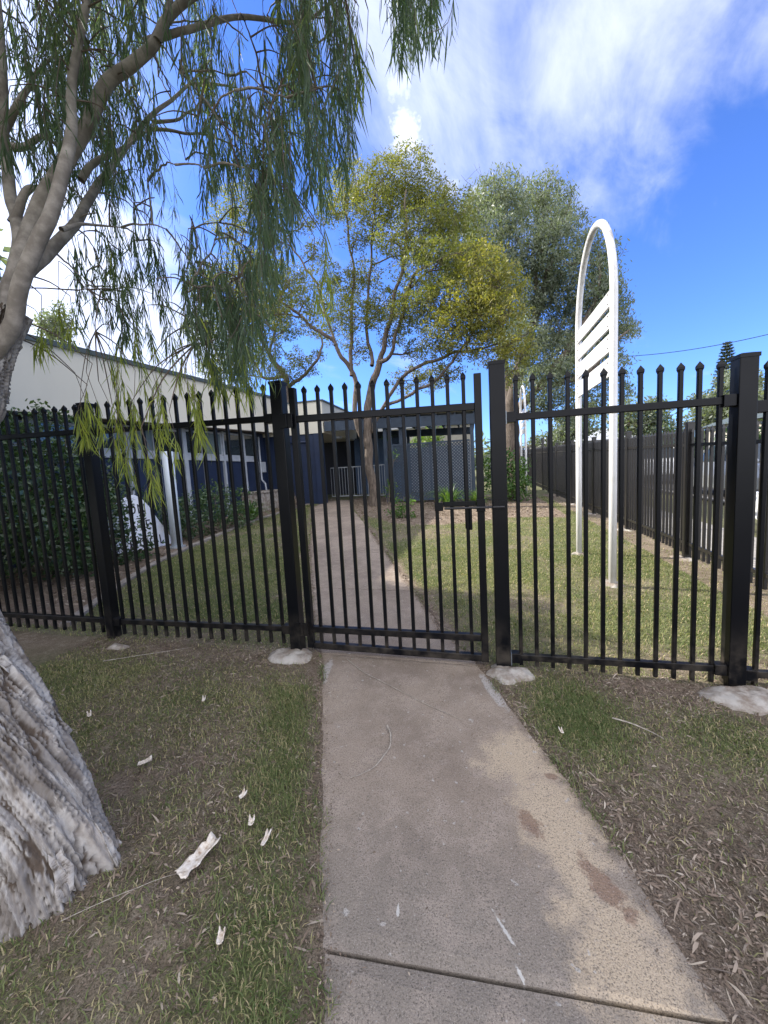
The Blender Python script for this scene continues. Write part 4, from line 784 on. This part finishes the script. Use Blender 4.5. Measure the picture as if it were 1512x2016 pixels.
strap('strap_leaf_clump', 'dry strappy clump against the navy wall by the path', GR(-6.0, 12.0), 120, .8, LITTER, .5)
strap('strap_leaf_clump', 'strappy green clump in front of the lattice behind the gate latch', GR(-.75, 12.2), 170, 1.1, SHRUB, .45)
strap('strap_leaf_clump', 'low pale strappy clump right of the lattice', GR(.1, 12.4), 120, .8, SHRUB, .6)
strap('cordyline', 'spiky palm like plant on a bare stem beside the tree trunk', GR(-3.0, 13.9), 60, .5, SHRUB, .2, .02, 1.0, 2.2)

# ------------------------------------------------------------------ the near weeping tree
nt = tag(empty('paperbark_tree', (-1.5, .95, .04)), 'near weeping tree with leaning white papery trunk and hanging leaves', 'tree')
ninv = Matrix.Translation((1.5, -.95, -.04))
tp = spline(np.array([(-1.60, .97, -.08), (-1.61, .97, .10), (-1.73, 1.0, .36), (-1.92, 1.04, .59), (-2.19, 1.1, .91), (-2.48, 1.2, 1.3), (-2.56, 1.35, 1.7), (-2.47, 1.45, 1.95), (-2.40, 1.5, 2.15), (-2.27, 1.56, 2.4)]), 380)
tl = np.linspace(0, 1, 380); trad = np.interp(tl, [0, .05, .12, .25, .45, .75, 1], [.25, .235, .205, .185, .17, .165, .12]); NA = 240
T_ = np.gradient(tp, axis=0); T_ /= np.linalg.norm(T_, axis=1)[:, None]; Aa = np.cross(T_, [0, 1., 0]); Aa /= np.linalg.norm(Aa, axis=1)[:, None]; Bb = np.cross(T_, Aa)
th = np.arange(NA)*2*math.pi/NA; cs, sn = np.cos(th), np.sin(th); arc = np.concatenate([[0], np.cumsum(np.linalg.norm(np.diff(tp, axis=0), axis=1))])
U3 = np.stack(np.broadcast_arrays(cs[None, :]*1.0, sn[None, :]*1.0, arc[:, None]), -1)      # noise coordinates round the trunk
tw = U3.copy(); ang = arc*1.2; tw[..., 0] = cs[None, :]*np.cos(ang)[:, None]-sn[None, :]*np.sin(ang)[:, None]; tw[..., 1] = cs[None, :]*np.sin(ang)[:, None]+sn[None, :]*np.cos(ang)[:, None]
q1 = fbm(tw*np.array([1, 1, .9]), 2.4, 3, 2); warp = (fbm(tw, 5, 3, 8)-.5)
ridge = np.abs(fbm(tw*np.array([1, 1, .38])+warp[..., None]*.12, 5.5, 4, 12)-.5)*2; ridge2 = np.abs(fbm(tw*np.array([1, 1, .35])+warp[..., None]*.1, 13, 3, 17)-.5)*2
plate = np.clip(ridge*3.2, 0, 1); fine = np.clip(ridge2*3, 0, 1); lobes = 1+(.10*np.cos(5*th+1)[None, :]+.06*np.cos(9*th)[None, :])*np.exp(-arc/.25)[:, None]
hgt = .55*plate+.30*fine+.15*fbm(tw*np.array([1, 1, .3]), 40, 2, 30)
la = fbm(tw*np.array([1, 1, .26])+warp[..., None]*.22, 6.0, 4, 41)*11; fl = np.floor(la); edge = la-fl
terr = (fl+np.clip(edge*6, 0, 1))/11; lay = (np.sin(fl*12.9898)*43758.5453) % 1
lb = fbm(tw*np.array([1, 1, .30])+warp[..., None]*.15, 10, 3, 77)*8; fb = np.floor(lb); tb2 = (fb+np.clip((lb-fb)*5, 0, 1))/8; lay = (lay*.6+.4*((np.sin(fb*7.13)*1375.3) % 1))
fis = np.clip(ridge*9, 0, 1)*np.clip(.45+ridge2*3.5, 0, 1)
hgt = fis*(.75+.25*np.clip(edge*9, 0, 1)); 
rad = trad[:, None]*lobes+.024*(fis-1)-.004*np.clip(1-ridge2*7, 0, 1)+.06*(terr-.5)+.026*(tb2-.5)+.006*(fbm(tw*np.array([1, 1, .3]), 34, 3, 30)-.5)
VT = tp[:, None, :]+rad[..., None]*(cs[None, :, None]*Aa[:, None, :]+sn[None, :, None]*Bb[:, None, :])
i, j = np.meshgrid(np.arange(379), np.arange(NA), indexing='ij'); j2 = (j+1) % NA
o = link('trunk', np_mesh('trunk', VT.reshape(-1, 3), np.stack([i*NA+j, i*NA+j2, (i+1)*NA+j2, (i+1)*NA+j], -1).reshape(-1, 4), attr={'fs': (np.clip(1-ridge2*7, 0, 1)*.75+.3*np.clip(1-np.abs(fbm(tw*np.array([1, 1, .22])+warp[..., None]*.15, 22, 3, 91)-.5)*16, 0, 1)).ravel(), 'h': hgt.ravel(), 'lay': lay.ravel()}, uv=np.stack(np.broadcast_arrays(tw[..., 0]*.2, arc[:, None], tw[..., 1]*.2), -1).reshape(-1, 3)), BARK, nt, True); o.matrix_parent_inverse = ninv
# peeling sheets of bark
for q in range(70):
    ti = rng.uniform(.03, .97) if q < 70 else rng.uniform(.03, .4); a0 = rng.uniform(0, 2*math.pi); i0 = int(ti*379); L = rng.uniform(.06, .24); w = rng.uniform(.012, .035)*(1.8 if q % 7 == 0 else 1); nu, nv = 5, 7; V = []
    c1, lift = rng.uniform(-.005, .001), rng.uniform(.002, .010); sk = rng.normal(0, .12)
    for v_ in range(nv):
        for u_ in range(nu):
            fv, fu = v_/(nv-1), u_/(nu-1)-.5; ii = min(379, max(0, int(i0+(fv-.5)*L/arc[-1]*379))); ww = w*(1-.55*abs(fv-.4)**1.5*1.6)*(1+.25*math.sin(fv*9+q+u_)); aa = a0+(fu*ww+sk*(fv-.5)*L)/trad[ii]
            jj = int(aa/(2*math.pi)*NA) % NA; r_ = rad[ii, jj]; r_ = max(r_, trad[ii]*.98)+c1+lift*max(0, (.35-fv))**1.3*3+.010*(abs(fu)*2)**2+.003*math.sin(q+u_*2.1+v_*1.7)
            V.append(tp[ii]+T_[ii]*(.03*L/.2*(vnoise(np.array([u_*1.3, q*1., float(v_ > 3)]), 1, 6)-.5)*(abs(v_-3)/3)**2*4)+T_[ii]*((i0+(fv-.5)*L/arc[-1]*379)-ii)/379*arc[-1]+r_*(math.cos(aa)*Aa[ii]+math.sin(aa)*Bb[ii]))
    F = [(v_*nu+u_, v_*nu+u_+1, (v_+1)*nu+u_+1, (v_+1)*nu+u_) for v_ in range(nv-1) for u_ in range(nu-1)]
    o = MB().add(V, F).build('bark_flake', FLAKE, nt, True); o.matrix_parent_inverse = ninv
    sm = o.modifiers.new('thick', 'SOLIDIFY'); sm.thickness = .0025
def limb(pts, r0, r1, n=12, amp=.0):
    P = spline(np.array([at(*p) for p in pts]), 40); P += (np.stack([fbm(P+s_, 3, 3) for s_ in (0, 9, 18)], 1)-.5)*.05; V, F = tube_np(P, np.linspace(r0, r1, 40), n); o = link('limb', np_mesh('limb', V, F), LIMB, nt, True); o.matrix_parent_inverse = ninv; return P
LP = []
LP.append(limb([(-20, 700, 1.5), (22, 640, 1.5), (38, 560, 1.5), (75, 480, 1.52), (105, 420, 1.55), (130, 340, 1.6), (145, 270, 1.65), (140, 200, 1.7), (150, 120, 1.75), (165, 20, 1.8), (180, -150, 1.9), (230, -400, 2.0)], .038, .012))
LP.append(limb([(-30, 640, 1.65), (30, 560, 1.65), (60, 440, 1.7), (100, 360, 1.75), (160, 260, 1.85), (210, 170, 1.95), (260, 125, 2.0), (300, 88, 2.05), (330, 40, 2.1), (385, -5, 2.15), (470, -60, 2.3), (600, -160, 2.5)], .046, .016))
LP.append(limb([(308, 80, 2.05), (328, 35, 2.08), (345, -20, 2.1), (400, -150, 2.2)], .022, .011))
LP.append(limb([(10, 620, 1.6), (38, 500, 1.7), (20, 400, 1.8), (8, 300, 1.85), (5, 150, 1.9), (-5, 0, 2.0), (-20, -200, 2.1)], .036, .018))
LP.append(limb([(20, 440, 1.75), (50, 372, 1.8), (80, 365, 1.85), (95, 330, 1.9)], .024, .006))
LP.append(limb([(20, 285, 1.85), (50, 286, 1.9), (85, 268, 2.0), (108, 288, 2.1), (150, 300, 2.2)], .022, .004))
LP.append(limb([(45, 555, 1.7), (110, 480, 1.9), (160, 425, 2.1), (200, 360, 2.3), (230, 310, 2.5), (285, 240, 2.7), (330, 200, 2.8), (370, 160, 2.9), (410, 120, 3.0)], .034, .006))
LP.append(limb([(160, 355, 2.0), (200, 315, 2.1), (250, 290, 2.3), (300, 250, 2.5)], .022, .004))
LP.append(limb([(285, 262, 2.5), (350, 258, 2.6), (420, 275, 2.8), (480, 300, 2.9)], .013, .003)); LP.append(limb([(378, 165, 2.8), (420, 163, 2.9), (458, 172, 3.0)], .016, .004))
LP.append(limb([(300, 245, 2.6), (350, 235, 2.7), (385, 215, 2.8), (420, 230, 2.9)], .013, .003)); LP.append(limb([(120, 450, 1.75), (170, 440, 1.9), (240, 450, 2.1)], .014, .002))
LP.append(limb([(280, 80, 2.05), (380, 60, 2.2), (480, 30, 2.4), (600, 40, 2.6), (700, -20, 2.7), (800, -60, 2.8)], .020, .004)); LP.append(limb([(5, 260, 1.9), (40, 200, 1.9), (80, 130, 2.0), (160, 60, 2.1)], .022, .004))
for p in ([(-2.3, 1.5, 2.2), (-2.7, 1.4, 2.9), (-3.2, 1.6, 3.6), (-3.8, 2.2, 4.3)], [(-2.4, 1.45, 2.1), (-2.3, .9, 3.0), (-2.2, .2, 3.8), (-2.0, -.6, 4.4)]):
    V, F = tube_np(spline(np.array(p), 30), np.linspace(.07, .02, 30), 10); o = link('limb', np_mesh('limb', V, F), LIMB, nt, True); o.matrix_parent_inverse = ninv; LP.append(spline(np.array(p), 30))
LPN = np.concatenate(LP); net = Tubes()
tg = [at(rng.uniform(60, 860), rng.uniform(-160, 470), rng.uniform(1.85, 3.0)) for _ in range(230)]
tg = [t_ for t_ in tg if (lambda q_: q_[1] < np.interp(q_[0], [0, 300, 560, 600, 690, 870], [430, 420, 330, 300, 60, -10]))(proj(t_)[0])]
tg += [at(rng.uniform(150, 500), rng.uniform(430, 690), rng.uniform(2.0, 2.5)) for _ in range(34)]
tg.sort(key=lambda t_: np.min(np.linalg.norm(LPN-t_, axis=1)))
for q, t_ in enumerate(tg):
    j = int(np.argmin(np.linalg.norm(LPN-t_, axis=1)+np.maximum(0, LPN[:, 0]-t_[0])*.6)); a0 = LPN[j]; d_ = np.linalg.norm(a0-t_)
    if d_ < .08: continue
    P = wiggle(a0, t_, 12, .13, q*1.9); P[:, 2] += .10*d_*np.sin(np.linspace(0, math.pi, 12)); net.add(P, np.linspace(.005+.006*min(d_, 1), .003, 12), 6); LPN = np.concatenate([LPN, P[2:]])
o = net.build('branches', LIMB, nt, 'stuff'); o.matrix_parent_inverse = ninv; LP = [LPN]
# hanging strands
strands = []       # (bottom point, length, leaves, tone)
ex = [-80, 0, 60, 100, 200, 300, 400, 450, 490, 520, 550, 590, 620, 650, 668, 688, 698, 715, 745, 800, 850, 868]; ey = [560, 600, 620, 640, 660, 680, 720, 750, 740, 690, 560, 470, 500, 570, 500, 330, 120, 60, 100, 140, 120, 60]
def env(px): return np.interp(px, ex, ey)
for q in range(1900):
    px = rng.uniform(-80, 868); e = env(px)
    if 690 < px < 722 and rng.uniform() < .75 or px > 722 and rng.uniform() < .4: continue
    u = rng.uniform(0, 1)**(.6 if px > 350 else .95); py = -330+(e+330)*u
    cell = vnoise(np.array([px/95, py/210, 3.3]), 1, 7)      # clumping
    if cell < .46 and rng.uniform() < .9: continue
    if vnoise(np.array([px/28, py/300, 8.1]), 1, 11) < .40 and rng.uniform() < .8: continue
    Y = rng.uniform(1.75, 3.1) if px > 150 else rng.uniform(1.6, 2.8)
    if py > 420 and px < 330 and rng.uniform() < .45: continue
    b_ = at(px, py, Y); strands.append((b_, rng.uniform(.28, .62), int(rng.integers(15, 30)), rng.uniform(.05, .45)))
low = [(165, 880, 2.0, .45), (185, 885, 2.05, .4), (205, 872, 2.1, .45), (176, 862, 2.05, .35), (195, 850, 2., .4), (62, 705, 1.8, .3), (85, 700, 1.8, .3), (98, 690, 1.8, .3), (150, 690, 2.2, .5), (120, 660, 2.2, .5), (235, 905, 2.1, .5), (252, 930, 2.1, .45), (270, 950, 2.15, .5), (287, 985, 2.1, .45), (303, 990, 2.15, .5), (296, 930, 2.2, .45), (315, 900, 2.2, .45), (330, 880, 2.2, .5), (345, 925, 2.1, .35), (335, 860, 2.3, .5), (262, 880, 2.2, .5), (245, 860, 2.2, .5), (385, 885, 2.2, .45), (400, 880, 2.2, .5), (410, 895, 2.25, .5), (395, 840, 2.3, .5), (375, 800, 2.3, .5), (300, 830, 2.3, .6), (270, 820, 2.3, .6), (310, 780, 2.4, .6), (430, 800, 2.3, .5), (445, 780, 2.4, .5), (470, 800, 2.4, .5), (490, 790, 2.4, .5), (478, 770, 2.3, .6), (505, 770, 2.4, .5), (460, 760, 2.5, .6), (350, 770, 2.4, .6), (420, 740, 2.5, .6), (520, 730, 2.5, .6), (240, 790, 2.2, .5), (340, 720, 2.4, .6), (400, 720, 2.4, .6), (230, 750, 2.3, .5), (280, 740, 2.3, .5),
    (640, 640, 2.3, .5), (655, 610, 2.3, .5), (630, 600, 2.3, .4), (645, 560, 2.35, .5), (708, 215, 2.2, .5), (700, 180, 2.2, .4)]
for q in range(95):
    px, py = (rng.uniform(375, 520), rng.uniform(560, 790)) if q < 62 else (rng.uniform(190, 340), rng.uniform(540, 720))
    strands.append((at(px, py, rng.uniform(1.95, 2.7)), rng.uniform(.3, .6), int(rng.integers(20, 34)), rng.uniform(.1, .6)))
nlow = len(strands)
for px, py, Y, L in low: strands.append((at(px, py, Y), L, int(28*L/.5), .84))  # low sprays get a brighter leaf colour standing in for sunlight
# the unseen crown goes on left, above and behind, thickened to cast shade
cnt = 0
while cnt < 2600:
    p_ = np.array([rng.uniform(-6.2, .9), rng.uniform(-2.0, 2.9), rng.uniform(1.2, 5.6)]); q_ = proj(p_)[0]
    if q_[2] > .1 and -60 < q_[0] < 1560 and q_[1] > -60: continue
    if p_[0] > -2.8 and p_[2] < 3.0+.25*abs(p_[0]+2): continue
    cnt += 1; strands.append((p_, rng.uniform(.4, .8), 26, rng.uniform(.1, .5)))
LB, LD, LLn, LW, LR, LN = [], [], [], [], [], []; tws = Tubes()
LPA = np.concatenate(LP)
for si, (b_, L, nl, tone) in enumerate(strands):
    top = b_+np.array([rng.normal(0, .05), rng.normal(0, .05), L]); m1 = (b_+top)/2+np.array([rng.normal(0, .03), rng.normal(0, .03), 0]); P = spline(np.array([top, m1, b_+np.array([0, 0, .06])]), 7)
    tws.add(P, np.linspace(.0022, .0009, 7), 3)
    if si % 2 == 0 or si >= nlow and si < nlow+len(low):       # tie the strand back to a limb
        j = int(np.argmin(np.linalg.norm(LPA-top, axis=1)+np.maximum(0, top[2]-.1-LPA[:, 2])*3)); a0 = LPA[j]
        if np.linalg.norm(a0-top) < (.5 if si < nlow else 1.0): mid = (a0*.45+top*.55)+np.array([0, 0, .12*np.linalg.norm(a0-top)]); tws.add(spline(np.array([a0, mid, top]), 9), np.linspace(.0055, .0022, 9), 4)
    lo = .05 if not (nlow <= si < nlow+len(low)) else .35
    t = rng.uniform(lo, 1, nl); idx = t*6; i0 = np.clip(idx.astype(int), 0, 5); fr = (idx-i0)[:, None]; pt = P[i0]*(1-fr)+P[i0+1]*fr
    th = rng.uniform(0, 6.283, nl); sp_ = np.abs(rng.normal(.0, .30, nl))+.08; d = np.stack([np.cos(th)*sp_, np.sin(th)*sp_, -np.ones(nl)], 1); d /= np.linalg.norm(d, axis=1)[:, None]
    LB.append(pt); LD.append(d); LLn.append(rng.uniform(.09, .185, nl)); LW.append(rng.uniform(.0024, .0044, nl)*(2.8 if si >= nlow+len(low) else 1)); LR.append(np.clip(tone+rng.normal(0, .14, nl), 0, 1))  # unseen leaves out of the frame widened to block more sun
B = np.concatenate(LB); Dd = np.concatenate(LD); LL = np.concatenate(LLn); LW = np.concatenate(LW); LR = np.concatenate(LR); n = len(B)
sv = np.cross(Dd, rng.normal(size=(n, 3))); sv /= np.linalg.norm(sv, axis=1)[:, None]; nv_ = np.cross(Dd, sv); curl = rng.normal(0, .10, n)
def leaf_verts(B, Dd, sv, nv_, LL, LW, curl):
    L = LL[:, None]; w = LW[:, None]; c = curl[:, None]; g = np.array([0, 0, -1.])
    f = lambda t: B+Dd*L*t+(nv_*c*L)*(4*t*(1-t))+g*L*.06*t*t
    return np.stack([B, f(.28)+sv*w*.85, f(.28)-sv*w*.85, f(.62)+sv*w, f(.62)-sv*w, f(1.)], 1)
VV = leaf_verts(B, Dd, sv, nv_, LL, LW, curl)
pj = proj(B); pe = proj(B+Dd*LL[:, None]); ln = np.linalg.norm(pj[:, :2]-pe[:, :2], axis=1)*(LW/pj[:, 2])*1e4; vis = (pj[:, 2] > 0) & (pj[:, 0] > 0) & (pj[:, 0] < 1512) & (pj[:, 1] > 0); lowm = np.zeros(n, bool)
score = np.where(vis, ln, -1)*np.where(LR > .6, 1.5, 1.); big = np.argsort(-score)[:280]; isb = np.zeros(n, bool); isb[big] = True
R_ = VV[~isb].reshape(-1, 3); m_ = (~isb).sum(); o6 = np.arange(m_)[:, None]*6
o = link('foliage', np_mesh('foliage', R_, o6+np.array([[1, 2, 4, 3]]), np.concatenate([o6+np.array([[0, 2, 1]]), o6+np.array([[3, 4, 5]])]), {'rnd': np.repeat(LR[~isb], 6)}), WEEP, nt, kind='stuff'); o.matrix_parent_inverse = ninv
for i in big:
    base = B[i]; V = VV[i]-base; me = np_mesh('leaf', V, [(1, 2, 4, 3)], [(0, 2, 1), (3, 4, 5)], {'rnd': np.full(6, LR[i])}); o = link('leaf', me, WEEP, nt); o.location = tuple(base); o.matrix_parent_inverse = ninv
o = tws.build('hanging_twigs', TWIG, nt, 'stuff'); o.matrix_parent_inverse = ninv

# unseen tree added out of the frame to the left, placed to shade the verge
cl_ = [((-8.3+rng.normal(0, .25), y+rng.normal(0, .1), z+rng.normal(0, .15)), .62) for y in (-.9, 0, .9, 1.8, 2.6, 3.3) for z in (4.5, 5.2, 5.9, 6.6, 7.3)]+[((-8.3, y, z), .55) for y in (4.1, 4.8) for z in (4.5, 5.0, 5.5)]
make_tree('added_shade_tree', 'unseen broad tree added beyond the left edge to shade the verge', None, [([(-6.6, -.2, .1), (-6.8, .2, 1.8), (-7.4, .8, 3.6), (-8.0, 1.4, 5.2), (-8.3, 1.6, 6.6)], [.24, .2, .16, .1, .04])], cl_, GUM, TRUNK, .085, 4200, .4, .012, twigs=3, cs=1.25)
# ------------------------------------------------------------------ things lying on the ground
def flake(x, y, L, w, ang, label, seed):
    nu, nv = 9, 16; V = []; z0 = float(gz(x, y))+.016
    for i in range(nv):
        for j in range(nu):
            u, v_ = (j/(nu-1)-.5), (i/(nv-1)-.5); ww = w*(1.05+.55*(vnoise(np.array([v_*12+seed*3, float(j > 4)*5, seed]), 1, 2)-.5)*2)
            px, py_ = u*ww, v_*L*(1+(.26 if L > .08 else .10)*(float(vnoise(np.array([u*7+seed, seed, float(v_ > 0)*4]), 1, 9))-.5)); V.append((x+px*math.cos(ang)-py_*math.sin(ang), y+px*math.sin(ang)+py_*math.cos(ang), z0+.018*(abs(u)*2)**2*(.5+v_)+.010*float(vnoise(np.array([px*50, py_*18, seed*3.]), 1, 3))+.012*abs(v_)))
    F = [(i*nu+j, i*nu+j+1, (i+1)*nu+j+1, (i+1)*nu+j) for i in range(nv-1) for j in range(nu-1)]
    o = MB().add(V, F).build('bark_piece', mat('fallen_bark', rough=.95, fn=f_fb) if False else FALLEN, None, True); s_ = o.modifiers.new('thick', 'SOLIDIFY'); s_.thickness = .004; tag(o, label, 'bark', 'pieces of bark fallen on the grass')
def f_fb(k, b):
    p = pos(k); n = k.noise(p, 60, 5, .65); k.put(b.inputs['Base Color'], k.ramp(n, [(.3, (.28, .20, .14)), (.45, (.52, .46, .39)), (.75, (.74, .71, .66))])); bump(k, b, n, .6, .004)
FALLEN = mat('fallen_bark', rough=.95, spec=.15, fn=f_fb)
flake(-1.045, 1.11, .155, .048, -.30, 'largest long strip of white bark lying on the grass near the trunk', 1.)
flake(-1.65, 1.48, .06, .022, -.9, 'pinkish white bark piece on the grass left of the largest strip', 2.)
flake(-1.04, 1.39, .03, .016, -.5, 'small white bark chip between the large strip and the fence', 3.)
flake(-.93, 1.28, .026, .016, .2, 'small square white bark chip right above the largest strip', 4.)
flake(-.83, 1.22, .05, .012, -.1, 'thin pale bark sliver in the green grass near the path', 5.)
flake(-2.32, 1.75, .035, .014, .9, 'tiny white bark chip on the greener grass far left', 6.)
flake(-1.72, 2.01, .035, .012, .4, 'tiny white bark chip midway between trunk and gate post', 7.)
flake(-.80, .90, .03, .014, .2, 'orange tinged bark chip at the bottom of the grass', 8.)
flake(.42, 2.08, .022, .012, .4, 'tiny pale bark chip in the grass right of the path', 9.)
def twig(pts, r, label, sub=None):
    P = spline(np.array([(x, y, float(gz(x, y))+.018+z) for x, y, z in pts]), 26); P[:, :2] += (np.stack([fbm(P*9+s_, 1, 3) for s_ in (0, 5)], 1)-.5)*.012
    V, F = tube_np(P, np.linspace(r, r*.35, 26), 7); mb = MB().add(V, [tuple(f) for f in F]); o = mb.build('fallen_twig', FALLEN2, None, True); tag(o, label, 'twig', 'dry twigs on the ground')
FALLEN2 = noisy('dry_twig_bark', (.20, .17, .14), (.42, .38, .32), 40, .9, .3, 120)
twig([(-.505, 1.96, .01), (-.475, 1.90, 0), (-.462, 1.80, 0), (-.50, 1.68, 0), (-.55, 1.62, 0), (-.60, 1.585, 0)], .0048, 'curved dry twig lying on the middle of the concrete path')
twig([(-.98, 2.68, 0), (-.80, 2.52, 0), (-.55, 2.36, 0), (-.33, 2.22, 0), (-.1, 2.1, 0)], .0026, 'long thin twig lying diagonally on the path before the gate')
twig([(.72, 2.25, .005), (.80, 2.21, .01), (.88, 2.17, 0), (.92, 2.12, 0)], .0045, 'short pale twig in the dirt right of the green grass patch')
twig([(-1.35, .84, 0), (-1.15, .98, .02), (-1.05, 1.05, .01)], .0013, 'thin straight twig between the trunk and the largest bark strip')
twig([(-2.9, 2.35, 0), (-2.6, 2.5, .01), (-2.35, 2.68, 0)], .003, 'thin grey twig on bare soil before the left fence post')

# ------------------------------------------------------------------ beyond the side fence
def flat(name, x0, x1, y0, y1, dz, m_, n=24):
    ys = np.linspace(y0, y1, n); V = []; F = []
    for i, y in enumerate(ys):
        for x in (x0, x1): V.append((x, y, float(gz(min(x, 4), y))+dz))
    F = [(2*i, 2*i+1, 2*i+3, 2*i+2) for i in range(n-1)]; return tag(MB().add(V, F).build(name, m_), kind='structure')
def flat_g(name, x0, x1, y0, y1, dz, m_): return flat(name, x0, x1, y0, y1, dz, m_, 40)
flat_g('footpath', 3.2, 4.4, -3, 34, .035, PAVE); flat_g('road', 6.2, 13, -10, 60, .035, ASPH); kb = flat_g('kerb', 6.02, 6.2, -10, 60, .12, PAVE)
def car(loc, rz, body, label):
    t = tag(empty('parked_car', loc, rz), label, 'car', 'cars parked on the road beyond the side fence')
    sec = [(-2.1, .35, .62, .75), (-2.05, .3, .85, .82), (-1.6, .28, .98, .86), (-.9, .26, 1.0, .88), (.9, .26, .98, .88), (1.75, .28, .88, .86), (2.05, .32, .62, .8)]
    V = []; F = []
    for x, z0, z1, w in sec: V += [(x, -w, z0), (x, -w*1.02, (z0+z1)/2), (x, -w*.93, z1), (x, w*.93, z1), (x, w*1.02, (z0+z1)/2), (x, w, z0)]
    m = 6
    for i in range(len(sec)-1): F += [(i*m+j, i*m+(j+1) % m, (i+1)*m+(j+1) % m, (i+1)*m+j) for j in range(m)]
    F += [tuple(range(m))[::-1], tuple(range((len(sec)-1)*m, len(sec)*m))]; MB().add(V, F).build('body', body, t, bevel=.05)
    cab = [(-1.75, .97, .78), (-1.1, 1.42, .66), (.35, 1.44, .66), (1.15, .96, .80)]; V = [(x, s_*w, z) for x, z, w in cab for s_ in (-1, 1)]+[(-1.75, -.8, .9), (-1.75, .8, .9), (1.15, -.8, .9), (1.15, .8, .9)]
    g_ = MB().add(V[:8], [(0, 1, 3, 2), (4, 5, 7, 6), (0, 2, 4, 6), (1, 7, 5, 3)]).build('windows', GLASS, t)
    MB().add([(-1.12, -.665, 1.40), (-1.12, .665, 1.40), (.37, .665, 1.42), (.37, -.665, 1.42), (-1.0, -.6, 1.47), (-1.0, .6, 1.47), (.3, .6, 1.48), (.3, -.6, 1.48)], [(0, 1, 2, 3), (7, 6, 5, 4), (0, 4, 5, 1), (1, 5, 6, 2), (2, 6, 7, 3), (3, 7, 4, 0)]).build('roof', body, t, bevel=.02)
    for a, b_ in (((-1.75, .97), (-1.1, 1.42)), ((1.15, .96), (.35, 1.43)), ((-.35, .97), (-.35, 1.43))):
        for s_ in (-1, 1): MB().bar((a[0], s_*.79, a[1]), (b_[0], s_*.668, b_[1]), .05, .05).build('pillar', body, t)
    for x in (-1.3, 1.3):
        for s_ in (-1, 1):
            w_ = MB().tube([(x, s_*.70, .32), (x, s_*.90, .32)], .32, 24).build('wheel', TYRE, t); MB().tube([(x, s_*.89, .32), (x, s_*.915, .32)], .19, 16).build('rim', STEEL, w_)
    for s_ in (-1, 1): MB().box(1.98, s_*.62-.16, .62, 2.075, s_*.62+.16, .76).build('headlight', LAMPM, t, bevel=.02); MB().box(.75, s_*.93-.08, .98, .92, s_*.93+.08, 1.1).build('mirror', body, t, bevel=.02)
    return t
car((5.55, 6.0, float(gz(4, 6.2))-.02), math.pi/2, CARW, 'white hatchback parked nearest beyond the side fence at right'); car((7.3, 12.6, float(gz(4, 13))+.04), math.pi/2, CARS, 'silver car parked farther along the road'); car((7.4, 19.5, float(gz(4, 20))+.04), math.pi/2, CARW, 'small white car farthest along the road')
def house(x, y, w, d, h, rz, label, rm=ROOFW, wm=WALLH):
    z = 1.0; t = tag(empty('house', (x, y, z), rz), label, 'house', 'houses across the road')
    MB().box(-w/2, -d/2, -.6, w/2, d/2, h).build('wall', wm, t); V = [(-w/2-.5, -d/2-.5, h), (w/2+.5, -d/2-.5, h), (w/2+.5, d/2+.5, h), (-w/2-.5, d/2+.5, h), (-w/4, 0, h+1.5), (w/4, 0, h+1.5)]
    MB().add(V, [(3, 2, 1, 0), (0, 1, 5, 4), (1, 2, 5), (2, 3, 4, 5), (3, 0, 4)]).build('roof', rm, t)
    for i in range(3):
        for nm, xx in (('window', -w/2+w*(i+.5)/3), ):
            f = MB().box(xx-.7, -d/2-.05, .9, xx+.7, -d/2-.001, 2.1).build('window', FRAME, t); MB().box(xx-.62, -d/2-.07, .98, xx+.62, -d/2-.051, 2.02).build('pane', GLASS, f)
        f = MB().box(-w/2-.05, -d/2+d*(i+.5)/3-.6, .9, -w/2-.001, -d/2+d*(i+.5)/3+.6, 2.1).build('window', FRAME, t); MB().box(-w/2-.07, -d/2+d*(i+.5)/3-.52, .98, -w/2-.051, -d/2+d*(i+.5)/3+.52, 2.02).build('pane', GLASS, f)
house(21, 17, 9, 9, 2.6, 0, 'pale house with light metal roof behind the white car'); house(23, 31, 10, 9, 2.6, 0, 'cream house farther along behind the side fence', ROOF); house(14, 52, 14, 8, 2.8, 0, 'long white roofed house at the far end of the road')
def cable(a, b_, sag, label, r=.014):
    a, b_ = np.array(a), np.array(b_); t = np.linspace(0, 1, 30)[:, None]; P = a*(1-t)+b_*t; P[:, 2] -= sag*4*(t*(1-t))[:, 0]; V, F = tube_np(P, r, 5)
    tag(MB().add(V, [tuple(f) for f in F]).build('overhead_cable', WIRE), label, 'cable', 'overhead cables above the road')
cable(at(1120, 700, 24), at(1640, 625, 17), .5, 'upper overhead cable crossing the blue sky right of the arch'); cable(at(1240, 845, 30), at(1640, 668, 15), .25, 'lower overhead cable rising to the right behind the fence', .012)
# a wood of far trees closing the horizon
fc, fr_ = [], []
for i in range(90):
    a = math.radians(rng.uniform(-80, 75)); d = rng.uniform(85, 130); fc.append(np.array([math.sin(a)*d, math.cos(a)*d, 2.2+rng.uniform(0, 2.2)])); fr_.append(np.array([5, 5, 3.6]))
tag(leaf_cloud('distant_wood', fc, fr_, [330]*90, .8, GUM, None, [.3]*90), 'far off line of trees along the horizon', 'wood')
S.cycles.max_bounces = 8; S.cycles.transparent_max_bounces = 8
print('tris', sum(len(o.data.loop_triangles) or sum(len(p.vertices)-2 for p in o.data.polygons) for o in S.objects if o.type == 'MESH' and len(o.data.polygons) > 20000)); print('strands', len(strands), 'leaves', n)
